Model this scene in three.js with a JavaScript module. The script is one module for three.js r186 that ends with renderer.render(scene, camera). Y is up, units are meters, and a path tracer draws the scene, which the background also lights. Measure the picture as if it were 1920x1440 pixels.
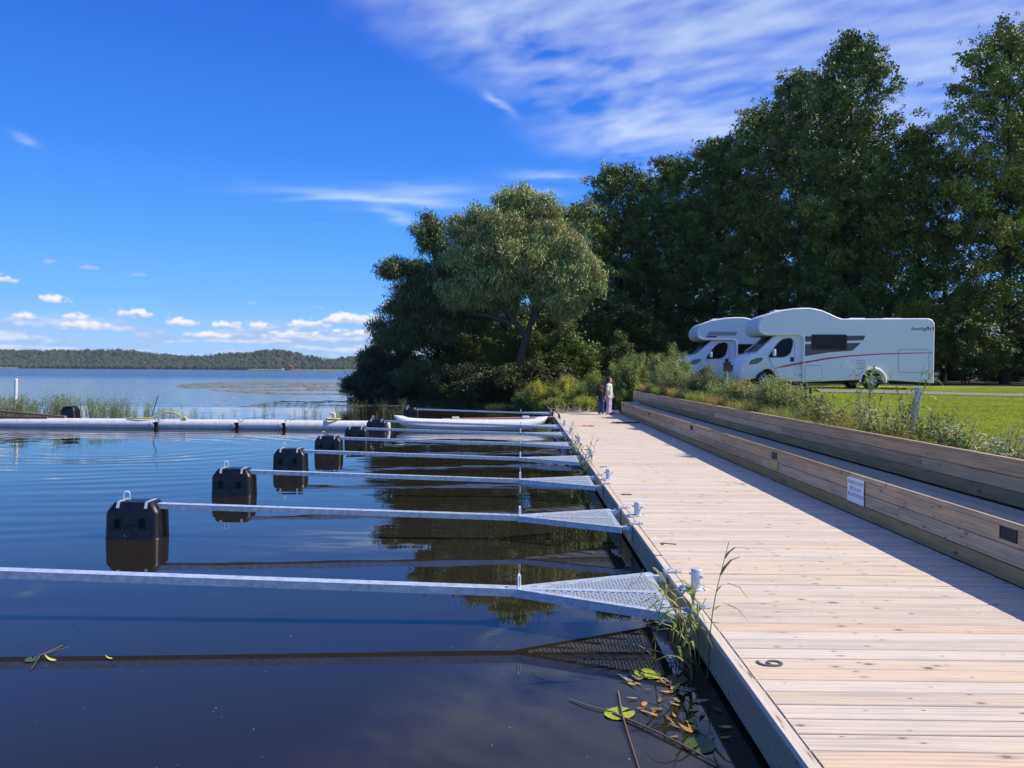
import * as THREE from 'three';
import { mergeGeometries, toCreasedNormals } from 'three/addons/utils/BufferGeometryUtils.js';
import { RoundedBoxGeometry } from 'three/addons/geometries/RoundedBoxGeometry.js';
import { MarchingCubes } from 'three/addons/objects/MarchingCubes.js';
import { ImprovedNoise } from 'three/addons/math/ImprovedNoise.js';
import { FontLoader } from 'three/addons/loaders/FontLoader.js';
import { TextGeometry } from 'three/addons/geometries/TextGeometry.js';

// ---------------------------------------------------------------- camera, sun, exposure
const scene = new THREE.Scene();
const camera = new THREE.PerspectiveCamera(2 * Math.atan(720 / 1442) * 180 / Math.PI, 4 / 3, 0.05, 6000);
camera.position.set(0, 1.82, 0);                       // water level is y = 0
camera.rotation.order = 'YXZ';
camera.rotation.set(-0.0174, 0.0118, 0.0068);
const renderer = new THREE.WebGLRenderer({ antialias: true });
renderer.toneMapping = THREE.LinearToneMapping;
renderer.toneMappingExposure = 1.24;
renderer.shadowMap.enabled = true;
const SUN = new THREE.Vector3(Math.cos(0.765) * Math.cos(0.06), Math.sin(0.765), Math.cos(0.765) * Math.sin(0.06));
const sun = new THREE.DirectionalLight(new THREE.Color(1, 0.93, 0.83), 4.5);
sun.position.copy(SUN).multiplyScalar(120).add(new THREE.Vector3(0, 0, -25));
sun.target.position.set(0, 0, -25);
sun.castShadow = true;
sun.shadow.mapSize.set(4096, 4096);
Object.assign(sun.shadow.camera, { left: -70, right: 70, top: 70, bottom: -70, near: 1, far: 300 });
scene.add(sun, sun.target);

// ---------------------------------------------------------------- small tools
const PN = new ImprovedNoise();
const noise = (x, y, z = 0) => PN.noise(x, y, z);
function fbm(x, y, z, o) { let s = 0, a = 0.5, f = 1; for (let i = 0; i < o; i++) { s += a * noise(x * f, y * f, z + i * 7.3); a *= 0.5; f *= 2.03; } return s; }
function rng(seed) { let a = seed >>> 0; return () => { a = (a + 0x6D2B79F5) | 0; let t = Math.imul(a ^ (a >>> 15), 1 | a); t = (t + Math.imul(t ^ (t >>> 7), 61 | t)) ^ t; return ((t ^ (t >>> 14)) >>> 0) / 4294967296; }; }
const gauss = (r) => (r() + r() + r() + r() - 2) * 0.87;
const clamp = (x, a = 0, b = 1) => Math.min(b, Math.max(a, x));
const sstep = (a, b, x) => { const t = clamp((x - a) / (b - a)); return t * t * (3 - 2 * t); };
const lerp = (a, b, t) => a + (b - a) * t;
const V = (x, y, z) => new THREE.Vector3(x, y, z);
const lin = (r, g, b) => new THREE.Color().setRGB(r, g, b);
const std = (c, roughness = 0.7, more = {}) => new THREE.MeshStandardMaterial({ color: c, roughness, ...more });

// ---------------------------------------------------------------- sky (air and clouds, all round)
{
  const W = 4096, H = 2048, d = new Float32Array(W * H * 4);
  const stops = [[0, .34, .56, .82], [2, .28, .52, .85], [5, .155, .42, .86], [9, .090, .325, .85], [15, .044, .214, .76], [25, .022, .122, .60], [45, .021, .086, .41], [90, .021, .076, .34]];
  const WISPS = [[-11, 12.3, 9, .55, -.02, .55], [-7, 12.9, 6, .8, .03, .35], [-9.3, 11.2, 2.2, .5, -.25, .4], [-1.8, 19.1, 1.5, .32, -.55, .5], [2, 14.2, 4, .4, -.05, .35], [1.0, 13.0, 3, .4, -.08, .3], [-33, 14.0, 1.0, .3, -.3, .3], [70, 20, 14, 1.2, .03, .5], [-80, 17, 16, 1.0, -.02, .5], [150, 22, 15, 1.3, .02, .5], [-140, 15, 12, 1, 0, .5]];
  const R = rng(11), puffs = [];
  const P = (az, el, w, h, g = 1) => puffs.push({ az, el, w, h, g, s: R() * 50 });
  // the puffs seen over the lake, then more of the same kind round the rest of the horizon
  P(-13.2, 3.55, 2.3, .62); P(-11.3, 3.6, 1.4, .55); P(-15.2, 3.2, 2.2, .5); P(-27, 3.6, 1.6, .5); P(-31.5, 4.3, 1.25, .42); P(-33, 3.15, 1.0, .35); P(-29.6, 2.7, 1.7, .5); P(-30.2, 3.25, 1.2, .35);
  P(-34.2, 5.4, 1.4, .38); P(-24, 3.1, 1.7, .45); P(-21, 3.0, 1.5, .4); P(-18.9, 3.0, 1.1, .4); P(-9.6, 4.7, .9, .4); P(-22.6, 2.3, 2.6, .35); P(-16.5, 2.4, 3, .4); P(-12, 2.6, 3, .42);
  P(-31.7, 6.7, .55, .2, .25); P(-29.4, 6.5, .9, .16, .2); P(-26.6, 6.2, .7, .17, .25); P(-19.4, 4.6, .6, .1, .2); P(-15, 4.4, .9, .09, .2);
  for (let i = 0; i < 210; i++) { const az = -180 + R() * 360; if (az > -37 && az < 2) continue; const el = 1.6 + R() * R() * 6; P(az, el, .7 + R() * 2.0, .28 + R() * .35, R() < .25 ? .25 : 1); }
  for (const p of puffs) { p.az *= Math.PI / 180; p.el *= Math.PI / 180; p.w *= .72 * Math.PI / 180; p.h *= .85 * Math.PI / 180;  }
  const D = 180 / Math.PI;
  for (let j = 0; j < H; j++) {
    const el = ((j + .5) / H - .5) * 180;
    const e = Math.max(el, 0);
    let k = 0; while (k < stops.length - 2 && stops[k + 1][0] < e) k++;
    const t = clamp((e - stops[k][0]) / (stops[k + 1][0] - stops[k][0]));
    const base = [1, 2, 3].map((c) => lerp(stops[k][c], stops[k + 1][c], t));
    const coarse = el > 32;                                                      // smooth part overhead: one sample for 4 x 4 texels
    for (let i = 0; i < W; i++) {
      const o = (j * W + i) * 4;
      if (coarse && ((i & 3) || ((j & 3) && j > 1400))) { const q = (i & 3) ? o - 4 : o - W * 4; d[o] = d[q]; d[o + 1] = d[q + 1]; d[o + 2] = d[q + 2]; d[o + 3] = 1; continue; }
      let [r, g, b] = base;
      if (el > 0) {
        const th = ((i + .5) / W - .5) * 2 * Math.PI, az = Math.atan2(Math.cos(th), -Math.sin(th)) * D;   // degrees right of the boardwalk's direction
        const er = el / D, cx = Math.cos(er) * Math.cos(th), cz = Math.cos(er) * Math.sin(th), sy = Math.sin(er);
        // thin high veil: one broad sheet with a streaked edge over the right half of the sky
        if (el > 9) {
          const px = cx / (sy + .12), pz = cz / (sy + .12);                       // position on a flat layer
          const wob = fbm(px * .9 + 4, pz * .9, 2.2, 3);
          const edge = el - (17.2 - .66 * az) + wob * 9;
          const side = sstep(-2.5, 7, edge) * sstep(9, 17, el + wob * 6) * (1 - .55 * sstep(60, 140, Math.abs(az - 40)));
          if (side > 0) {
            const st = fbm(px * 1.3 + pz * .5 + wob * 1.2, pz * 4.2 - px * 1.4, 5.5, 5), fine = fbm(px * 7 + wob * 4 + pz * 2, pz * 13 - px * 8, 9.1, 5);
            const v = side * clamp(.27 + .74 * st + .40 * fine, 0, .85);
            r = lerp(r, .62, v); g = lerp(g, .71, v); b = lerp(b, .86, v);
          }
        }
        // a few separate wisps
        for (const [wa, we, ww, wh, tilt, gain] of WISPS) {
          const dx = (az - wa) / ww, dy = (el - we - tilt * (az - wa)) / wh;
          if (Math.abs(dx) < 1.6 && Math.abs(dy) < 2.6) {
            const n = fbm(az * .16 + wa, el * 1.6 - az * .12, 3.3, 5), q = Math.exp(-dx * dx * 2.2 - (dy + n * 1.6) * (dy + n * 1.6) * 1.4) * gain * clamp(.8 + n * 1.5);
            r = lerp(r, .66, q); g = lerp(g, .78, q); b = lerp(b, 1, q);
          }
        }
        // broken low layer near the horizon
        if (el < 3.6) {
          const q = 1 / (el + .55), n = fbm(az * .20 * (0.5 + q * .55), q * 9 + 3, 1.7, 5) + .12 * fbm(az * 1.6, el * 5, 4, 3);
          const v = sstep(-.14, .10, n) * sstep(3.7, 2.5, el) * .82;
          const lit = sstep(.02, .30, n + .6 * fbm(az * .9, el * 3.0, 8, 3));
          r = lerp(r, lerp(.33, .62, lit), v); g = lerp(g, lerp(.46, .67, lit), v); b = lerp(b, lerp(.72, .83, lit), v);
        }
        if (el < 9) {
          const a = az / D, ee = er;
          for (const p of puffs) {
            let dx = (a - p.az) / p.w; if (dx > 1.3 || dx < -1.3) continue;
            const dy = (ee - p.el) / p.h; if (dy > 1.5 || dy < -.9) continue;
            const n = fbm(dx * 2.1 + p.s, dy * 1.5, p.s, 5);
            const f = 1 - dx * dx - (dy > 0 ? dy * dy : dy * dy * 3.2) + n * 2.1;
            const v = sstep(.05, .55, f) * (p.g < .5 ? .55 : .95);
            const lit = p.g < .5 ? .12 : sstep(-.45, .35, dy + n * .9);
            r = lerp(r, lerp(.40, .80, lit), v); g = lerp(g, lerp(.46, .80, lit), v); b = lerp(b, lerp(.68, .85, lit), v);
          }
        }
      }
      d[o] = r; d[o + 1] = g; d[o + 2] = b; d[o + 3] = 1;
    }
  }
  var skyTex = new THREE.DataTexture(d, W, H, THREE.RGBAFormat, THREE.FloatType);
  skyTex.mapping = THREE.EquirectangularReflectionMapping; skyTex.magFilter = skyTex.minFilter = THREE.LinearFilter; skyTex.colorSpace = THREE.LinearSRGBColorSpace; skyTex.needsUpdate = true;
  scene.background = skyTex; scene.environment = skyTex;
}

// ---------------------------------------------------------------- object tools
const taken = {};
function numbered(n) { taken[n] = (taken[n] ?? -1) + 1; return taken[n] ? `${n}_${String(taken[n]).padStart(3, '0')}` : n; }
function tag(o, label, category, group, kind) { if (label) o.userData.label = label; if (category) o.userData.category = category; if (group) o.userData.group = group; if (kind) o.userData.kind = kind; return o; }
function part(name, geo, m, parent) { const o = new THREE.Mesh(geo, m); o.name = parent === scene ? numbered(name) : name; o.castShadow = o.receiveShadow = true; parent.add(o); return o; }
function thing(name, label, category, [x, y, z] = [0, 0, 0], turn = 0, group) { const o = new THREE.Group(); o.name = numbered(name); o.position.set(x, y, z); o.rotation.y = turn; scene.add(o); return tag(o, label, category, group); }
function structure(name, geo, m) { const o = part(name, geo, m, scene); o.userData.kind = 'structure'; return o; }
const merged = (list) => mergeGeometries(list.map((g) => { const h = g.index ? g.toNonIndexed() : g; for (const k of Object.keys(h.attributes)) if (!['position', 'normal', 'uv'].includes(k)) h.deleteAttribute(k); if (!h.attributes.uv) h.setAttribute('uv', new THREE.BufferAttribute(new Float32Array(h.attributes.position.count * 2), 2)); return h; }));
function box(w, h, d, x = 0, y = 0, z = 0, ry = 0, rz = 0, rx = 0) { const g = new THREE.BoxGeometry(w, h, d); if (rx) g.rotateX(rx); if (rz) g.rotateZ(rz); if (ry) g.rotateY(ry); return g.translate(x, y, z); }
function rbox(w, h, d, r, x = 0, y = 0, z = 0, seg = 2) { return new RoundedBoxGeometry(w, h, d, seg, r).translate(x, y, z); }
function bar(a, b, w, h) { const l = a.distanceTo(b), g = new THREE.BoxGeometry(l, h, w), dx = b.x - a.x, dy = b.y - a.y, dz = b.z - a.z; g.rotateZ(Math.asin(dy / l)); g.rotateY(Math.atan2(-dz, dx)); return g.translate((a.x + b.x) / 2, (a.y + b.y) / 2, (a.z + b.z) / 2); }
function cyl(r0, r1, h, x, y, z, seg = 20) { return new THREE.CylinderGeometry(r1, r0, h, seg).translate(x, y + h / 2, z); }
function taperTube(pts, r0, r1, radial = 6, pow = 1) {
  const P = [], N = [], I = [], U = [], n = pts.length, up = V(0.13, 0.2, 1).normalize();
  for (let i = 0; i < n; i++) {
    const t = pts[Math.min(i + 1, n - 1)].clone().sub(pts[Math.max(i - 1, 0)]).normalize(), a = up.clone().cross(t).normalize(), b = t.clone().cross(a), r = lerp(r0, r1, Math.pow(i / (n - 1), pow));
    for (let k = 0; k <= radial; k++) { const q = k / radial * Math.PI * 2, d = a.clone().multiplyScalar(Math.cos(q)).addScaledVector(b, Math.sin(q)); P.push(pts[i].x + d.x * r, pts[i].y + d.y * r, pts[i].z + d.z * r); N.push(d.x, d.y, d.z); U.push(k / radial, i / (n - 1) * 3); if (i && k) { const w = radial + 1, q0 = i * w + k; I.push(q0 - w - 1, q0, q0 - 1, q0 - w - 1, q0 - w, q0); } }
  }
  const g = new THREE.BufferGeometry(); g.setAttribute('position', new THREE.Float32BufferAttribute(P, 3)); g.setAttribute('normal', new THREE.Float32BufferAttribute(N, 3)); g.setAttribute('uv', new THREE.Float32BufferAttribute(U, 2)); g.setIndex(I); return g;
}
function tex(w, h, fn, { color = true, wrap = true } = {}) {
  const d = new Uint8Array(w * h * 4);
  for (let j = 0; j < h; j++) for (let i = 0; i < w; i++) { const c = fn(i, j), o = (j * w + i) * 4; d[o] = clamp(c[0]) * 255; d[o + 1] = clamp(c[1]) * 255; d[o + 2] = clamp(c[2]) * 255; d[o + 3] = 255; }
  const t = new THREE.DataTexture(d, w, h); t.magFilter = THREE.LinearFilter; t.minFilter = THREE.LinearMipmapLinearFilter; t.generateMipmaps = true; if (wrap) t.wrapS = t.wrapT = THREE.RepeatWrapping; if (color) t.colorSpace = THREE.SRGBColorSpace; t.needsUpdate = true; return t;
}
function grid(xs, zs, fy, fc) {
  const P = [], U = [], C = [], I = [], nx = xs.length;
  zs.forEach((z, j) => xs.forEach((x, i) => { P.push(x, fy(x, z), z); U.push(x, z); if (fc) C.push(...fc(x, z)); if (i && j) { const q = j * nx + i; I.push(q - nx - 1, q - 1, q, q - nx - 1, q, q - nx); } }));
  const g = new THREE.BufferGeometry(); g.setAttribute('position', new THREE.Float32BufferAttribute(P, 3)); g.setAttribute('uv', new THREE.Float32BufferAttribute(U, 2)); if (fc) g.setAttribute('color', new THREE.Float32BufferAttribute(C, 3)); g.setIndex(I); g.computeVertexNormals();
  if (g.attributes.normal.getY(0) < 0) { const a = g.index.array; for (let i = 0; i < a.length; i += 3) [a[i + 1], a[i + 2]] = [a[i + 2], a[i + 1]]; g.computeVertexNormals(); }
  return g;
}
const range = (a, b, s) => { const n = Math.max(1, Math.round(Math.abs(b - a) / s)), r = []; for (let i = 0; i <= n; i++) r.push(a + (b - a) * i / n); return r; };
const M4 = new THREE.Matrix4(), Q = new THREE.Quaternion(), EU = new THREE.Euler();
// copies: list of [x, y, z, scale or [sx, sy, sz], rx, ry, rz, r, g, b]
function instanced(name, geo, m, list, parent, kind) {
  const o = new THREE.InstancedMesh(geo, m, list.length), c = new THREE.Color();
  list.forEach((p, i) => { const s = p[3]; EU.set(p[4], p[5], p[6]); M4.compose(V(p[0], p[1], p[2]), Q.setFromEuler(EU), Array.isArray(s) ? V(...s) : V(s, s, s)); o.setMatrixAt(i, M4); if (p.length > 7) o.setColorAt(i, c.setRGB(p[7], p[8], p[9])); });
  o.name = parent === scene ? numbered(name) : name; o.castShadow = o.receiveShadow = true; if (kind) o.userData.kind = kind; parent.add(o); return o;
}

// ---------------------------------------------------------------- lake
const DECK = 0.27;
{
  const X0 = -40, X1 = 3.1, Z0 = 6, Z1 = -36, S = 1536, d = new Float32Array(S * S * 4);
  for (let j = 0; j < S; j++) for (let i = 0; i < S; i++) {
    const x = lerp(X0, X1, (i + .5) / S), z = lerp(Z0, Z1, (j + .5) / S);
    const near = sstep(-3.5, -12, z);
    let h = noise(x * .55, z * 1.1, 3) * .0034 * (.35 + .65 * near) + noise(x * 1.5 + 9, z * 3.1, 7) * .0013 * (.12 + .88 * near) + noise(x * 3.4, z * 7.5, 1) * .0004 * near;
    const r = Math.hypot((x + 9.4) * .75, z + 17.5), m = sstep(-3.6, -7.5, x) * sstep(.8, 3, r) * sstep(15, 7, r) * clamp(.55 + 1.1 * noise(x * .3, z * .35, 6));
    h += .0030 * m * Math.sin(r * 12.2 + 1.6 * noise(x * .5, z * .6, 2) * 2);
    const r2 = Math.hypot(x + 4.1, z + 16.6), m2 = sstep(6, 1, r2) * .6;
    h += .0008 * m2 * Math.sin(r2 * 14 + noise(x, z, 8) * 2);
    const o = (j * S + i) * 4; d[o] = d[o + 1] = d[o + 2] = .5 + h / .012; d[o + 3] = 1;
  }
  const bump = new THREE.DataTexture(d, S, S, THREE.RGBAFormat, THREE.FloatType); bump.magFilter = bump.minFilter = THREE.LinearFilter; bump.needsUpdate = true;
  const T = 512, w = new Float32Array(T * T * 4), RW = rng(5), waves = [];
  for (let i = 0; i < 46; i++) { const k = 2 + Math.floor(RW() * 34), dir = gauss(RW) * .9 + 1.57; waves.push([Math.round(k * Math.cos(dir)), Math.round(k * Math.sin(dir)), RW() * 6.28, 1 / Math.pow(k, 1.05)]); }
  let lo = 9, hi = -9; const hh = new Float32Array(T * T);
  for (let j = 0; j < T; j++) for (let i = 0; i < T; i++) { let h = 0; for (const [kx, ky, p, a] of waves) h += a * Math.sin((kx * i + ky * j) / T * 6.28318 + p); hh[j * T + i] = h; lo = Math.min(lo, h); hi = Math.max(hi, h); }
  hh.forEach((h, i) => { w[i * 4] = w[i * 4 + 1] = w[i * 4 + 2] = (h - lo) / (hi - lo); w[i * 4 + 3] = 1; });
  const wave = new THREE.DataTexture(w, T, T, THREE.RGBAFormat, THREE.FloatType); wave.wrapS = wave.wrapT = THREE.RepeatWrapping; wave.magFilter = wave.minFilter = THREE.LinearFilter; wave.needsUpdate = true;
  const waterMat = (b, s, rough) => new THREE.MeshPhysicalMaterial({ color: lin(.020, .016, .010), roughness: rough, ior: 1.46, bumpMap: b, bumpScale: s });
  function sheet(x0, x1, z0, z1, uvf) { const g = new THREE.BufferGeometry(); g.setAttribute('position', new THREE.Float32BufferAttribute([x0, 0, z0, x1, 0, z0, x1, 0, z1, x0, 0, z1], 3)); g.setAttribute('normal', new THREE.Float32BufferAttribute([0, 1, 0, 0, 1, 0, 0, 1, 0, 0, 1, 0], 3)); g.setAttribute('uv', new THREE.Float32BufferAttribute([[x0, z0], [x1, z0], [x1, z1], [x0, z1]].flatMap(uvf), 2)); g.setIndex([0, 1, 2, 0, 2, 3]); return g; }
  const lake = new THREE.Group(); lake.name = 'lake'; lake.userData.kind = 'structure'; scene.add(lake);
  part('sheltered_water', sheet(X0, X1, Z0, Z1, ([x, z]) => [(x - X0) / (X1 - X0), (z - Z0) / (Z1 - Z0)]), waterMat(bump, .012, .015), lake);
  part('calm_water', sheet(-260, 60, Z1, -88, ([x, z]) => [x / 9, z / 9]), waterMat(wave, .022, .10), lake);
  part('breezy_water', sheet(-260, 60, -88, -104, ([x, z]) => [x / 11, z / 11]), waterMat(wave, .045, .13), lake);
  part('breezy_water', sheet(-260, 60, -104, -124, ([x, z]) => [x / 13, z / 13]), waterMat(wave, .07, .13), lake);
  part('breezy_water', sheet(-260, 60, -124, -155, ([x, z]) => [x / 17, z / 17]), waterMat(wave, .15, .17), lake);
  part('open_water', sheet(-1900, 700, -155, -1420, ([x, z]) => [x / 23, z / 23]), waterMat(wave, .30, .22), lake);
}

// ---------------------------------------------------------------- land
function shoreX(z) { // the land lies to the right of this line
  if (z > -30) return 2.7;
  const p = [[-30, 2.7], [-33, 1.2], [-37, -2.6], [-40.5, -7.2], [-44, -9.6], [-49, -9.0], [-58, -4], [-75, 4], [-100, 16], [-140, 40]];
  for (let i = 1; i < p.length; i++) if (z >= p[i][0]) { const t = (z - p[i - 1][0]) / (p[i][0] - p[i - 1][0]); return lerp(p[i - 1][1], p[i][1], t) + .5 * noise(z * .5, 4.2) * sstep(-30, -33, z); }
  return 40;
}
function groundY(x, z) {
  const s = x - shoreX(z), dep = -z, L = clamp(.95 + .0108 * (dep - 8), .86, 1.24);
  const wild = sstep(-27, -31, z);
  const rise = lerp(sstep(0, 1.45, s), sstep(-.4, 3.6, s), wild);
  if (z > -28.6 && s < 1.55) return lerp(-.9, -.1, sstep(0, 1.3, s)) + (L + .1) * sstep(1.44, 1.54, s);
  return lerp(-.9, L, rise) + (s > 1.4 ? .03 * noise(x * .22, z * .22, 9) : 0) + .05 * wild * noise(x * .9, z * .9, 3);
}
{
  const xs = [...range(-16, 2, .7), ...range(2.25, 4, .25), 4.15, 4.19, 4.24, 4.29, 4.35, ...range(4.5, 6, .25), ...range(6.5, 30, .8), ...range(32, 110, 4)], zs = [...range(8, -46, .7), ...range(-48, -150, 3)];
  const gtex = tex(512, 512, (i, j) => { const n = fbm(i * .06, j * .06, 3, 4), m = noise(i * .9, j * .9, 1), p = fbm(i * .015, j * .02, 8, 3); return [.86 + .3 * n + .13 * m + .18 * p, .88 + .22 * n + .12 * m + .06 * p, .8 + .3 * n + .1 * m]; });
  gtex.repeat.set(1 / 3.2, 1 / 3.2);
  const land = structure('land', grid(xs, zs, groundY, (x, z) => {
    const s = x - shoreX(z), n = fbm(x * .7, z * .7, 2, 3);
    const lawn = sstep(2.6, 3.1, s + n * .7) * sstep(-35.5, -34.5, z + n * 2) * sstep(-26, -24, Math.min(z + n * 2 + (x - 6) * 1.2, -20));
    const soil = [.055, .042, .022], rough = [.075, .085, .02];
    const w = clamp(.5 + n * 1.6);
    return [0, 1, 2].map((k) => lerp(lerp(soil[k], rough[k], w), [.31, .36, .016][k], lawn));
  }), std(0xffffff, .95, { vertexColors: true, map: gtex }));
  // gravel drive leading to the parked motorhomes
  const mid = [[10.2, -26.6], [12.2, -26.0], [15.2, -24.2], [19, -21.6], [26, -17.6], [40, -10]], pts = [];
  for (let i = 0; i + 1 < mid.length; i++) for (let k = 0; k < 8; k++) pts.push([lerp(mid[i][0], mid[i + 1][0], k / 8), lerp(mid[i][1], mid[i + 1][1], k / 8)]);
  const P = [], U = [], I = []; let n = 0;
  pts.forEach(([x, z], i) => { const q = pts[Math.min(i + 1, pts.length - 1)], p = pts[Math.max(i - 1, 0)], l = Math.hypot(q[0] - p[0], q[1] - p[1]), nx = -(q[1] - p[1]) / l, nz = (q[0] - p[0]) / l, hw = 1.25 + .12 * noise(i * .7, 3); for (const [s, dy] of [[1, -.12], [1, .055], [.5, .075], [-.5, .075], [-1, .055], [-1, -.12]]) { const X = x + nx * hw * s, Z = z + nz * hw * s; P.push(X, groundY(X, Z) + dy, Z); U.push(X, Z); } if (i) for (let k = 1; k < 6; k++) { const a = (i - 1) * 6 + k - 1, b = i * 6 + k - 1; I.push(a, b, b + 1, a, b + 1, a + 1); } n++; });
  const g = new THREE.BufferGeometry(); g.setAttribute('position', new THREE.Float32BufferAttribute(P, 3)); g.setAttribute('uv', new THREE.Float32BufferAttribute(U, 2)); g.setIndex(I); const gg = g.toNonIndexed(); gg.computeVertexNormals();
  const grav = tex(256, 256, (i, j) => { const v = .78 + .3 * noise(i * .8, j * .8, 2) + .2 * fbm(i * .05, j * .05, 5, 3); return [v, v * .97, v * .92]; }); grav.repeat.set(.8, .8);
  structure('gravel_path', gg, std(lin(.40, .37, .33), .95, { map: grav }));
}

// ---------------------------------------------------------------- far shore
{
  const ridge = [[-1900, 16], [-1300, 17], [-1000, 19], [-880, 18], [-745, 20], [-650, 13], [-580, 11], [-510, 16], [-430, 20], [-375, 12], [-340, 8], [-290, 13], [-240, 14], [-150, 15], [100, 18], [700, 14]];
  const rh = (x) => { let i = 1; while (i < ridge.length - 1 && ridge[i][0] < x) i++; const t = sstep(0, 1, (x - ridge[i - 1][0]) / (ridge[i][0] - ridge[i - 1][0])); return lerp(ridge[i - 1][1], ridge[i][1], t); };
  const edge = (x) => -1175 + 26 * noise(x * .006, 2) - (x < -560 && x > -1100 ? 25 : 0);
  const hy = (x, z) => { const s = edge(x) - z; return -1 + 1.9 * sstep(0, 22, s) + 1.3 * rh(x) * sstep(15, 190, s) * (1 + .12 * noise(x * .02, z * .02)) - 4 * sstep(230, 330, s); };
  structure('far_hills', grid(range(-1900, 700, 14), range(-1140, -1500, 10), hy), std(lin(.05, .065, .022), .95));
  const R = rng(77), con = [], dec = [], reed = [];
  for (let i = 0; i < 15000; i++) {
    const x = -1500 + R() * 2000, s = 14 + Math.pow(R(), 1.25) * 235, z = edge(x) - s; if (noise(x * .013, z * .03, 5) > .42 && s < 60) continue;
    const c = R() < (.25 + .5 * sstep(40, 140, s) + .35 * noise(x * .01, 7)), h = (c ? 8.8 : 8.2) * (.65 + .55 * R()) * lerp(.75, 1.05, sstep(20, 90, s)), v = .75 + R() * .5;
    if (c) con.push([x, hy(x, z) - .3, z, [h * .33, h, h * .33], 0, R() * 6, 0, .022 * v, .034 * v, .016 * v]);
    else dec.push([x, hy(x, z) + h * .42, z, [h * .52, h * .6, h * .52], R() * .4, R() * 6, 0, .034 * v, .050 * v, .018 * v]);
  }
  const cone = merged([0, 1, 2, 3].map((k) => { const g = new THREE.ConeGeometry(.5 - k * .1, .46, 6, 1).rotateY(k); return g.translate(0, .28 + k * .21, 0); }));
  const blob = new THREE.IcosahedronGeometry(1, 2), bp = blob.attributes.position;
  for (let i = 0; i < bp.count; i++) { const v = V(bp.getX(i), bp.getY(i), bp.getZ(i)), k = 1 + .45 * noise(v.x * 2.1, v.y * 2.1, v.z * 2.1); bp.setXYZ(i, v.x * k, v.y * k, v.z * k); } blob.computeVertexNormals();
  const fm = std(0xffffff, .95);
  tag(instanced('far_conifer_wood', cone, fm, con, scene, 'stuff'), 'dark conifer wood covering the low hills across the lake', 'wood');
  tag(instanced('far_deciduous_wood', blob, fm, dec, scene, 'stuff'), 'rounder mid green trees along the foot of the far hills', 'wood');
  for (let i = 0; i < 5200; i++) { const x = -1500 + R() * 2000, v = .8 + R() * .4; if (noise(x * .009, 3.3) < -.12) continue; reed.push([x, 0, edge(x) + 3 - R() * 16, [3.5, 1.5 + R() * 1.0, 1.2], 0, R(), 0, .15 * v, .165 * v, .055 * v]); }
  tag(instanced('far_reed_belt', new THREE.ConeGeometry(.7, 1, 5).translate(0, .5, 0), fm, reed, scene, 'stuff'), 'pale reed belt along the far waterline', 'reeds');
  const house = thing('red_house', 'small red wooden house on the far shore', 'house', [-352, .6, -1160]);
  part('wall', box(13, 4.6, 8, 0, 2.3, 0), std(lin(.36, .03, .02), .8), house);
  const rs = new THREE.Shape([[-7.4, 0], [7.4, 0], [6.8, .25], [0, 3.1], [-6.8, .25]].map((p) => new THREE.Vector2(...p)));
  part('roof', new THREE.ExtrudeGeometry(rs, { depth: 9, bevelEnabled: false }).translate(0, 4.6, -4.5), std(lin(.33, .06, .04), .8), house);
  for (const wx of [-4, 0, 4]) part('window', box(1.3, 1.5, .12, wx, 2.6, 4.05), std(lin(.7, .7, .7), .4), house);
  const hut = thing('white_boathouse', 'tiny white hut at the water below the red house', 'hut', [-358, .1, -1149]);
  part('wall', box(3.4, 2.4, 3, 0, 1.2, 0), std(lin(.75, .75, .74), .7), hut); part('roof', new THREE.ConeGeometry(2.7, 1.2, 4).rotateY(.785).translate(0, 3, 0), std(lin(.2, .19, .19), .8), hut);
}

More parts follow.
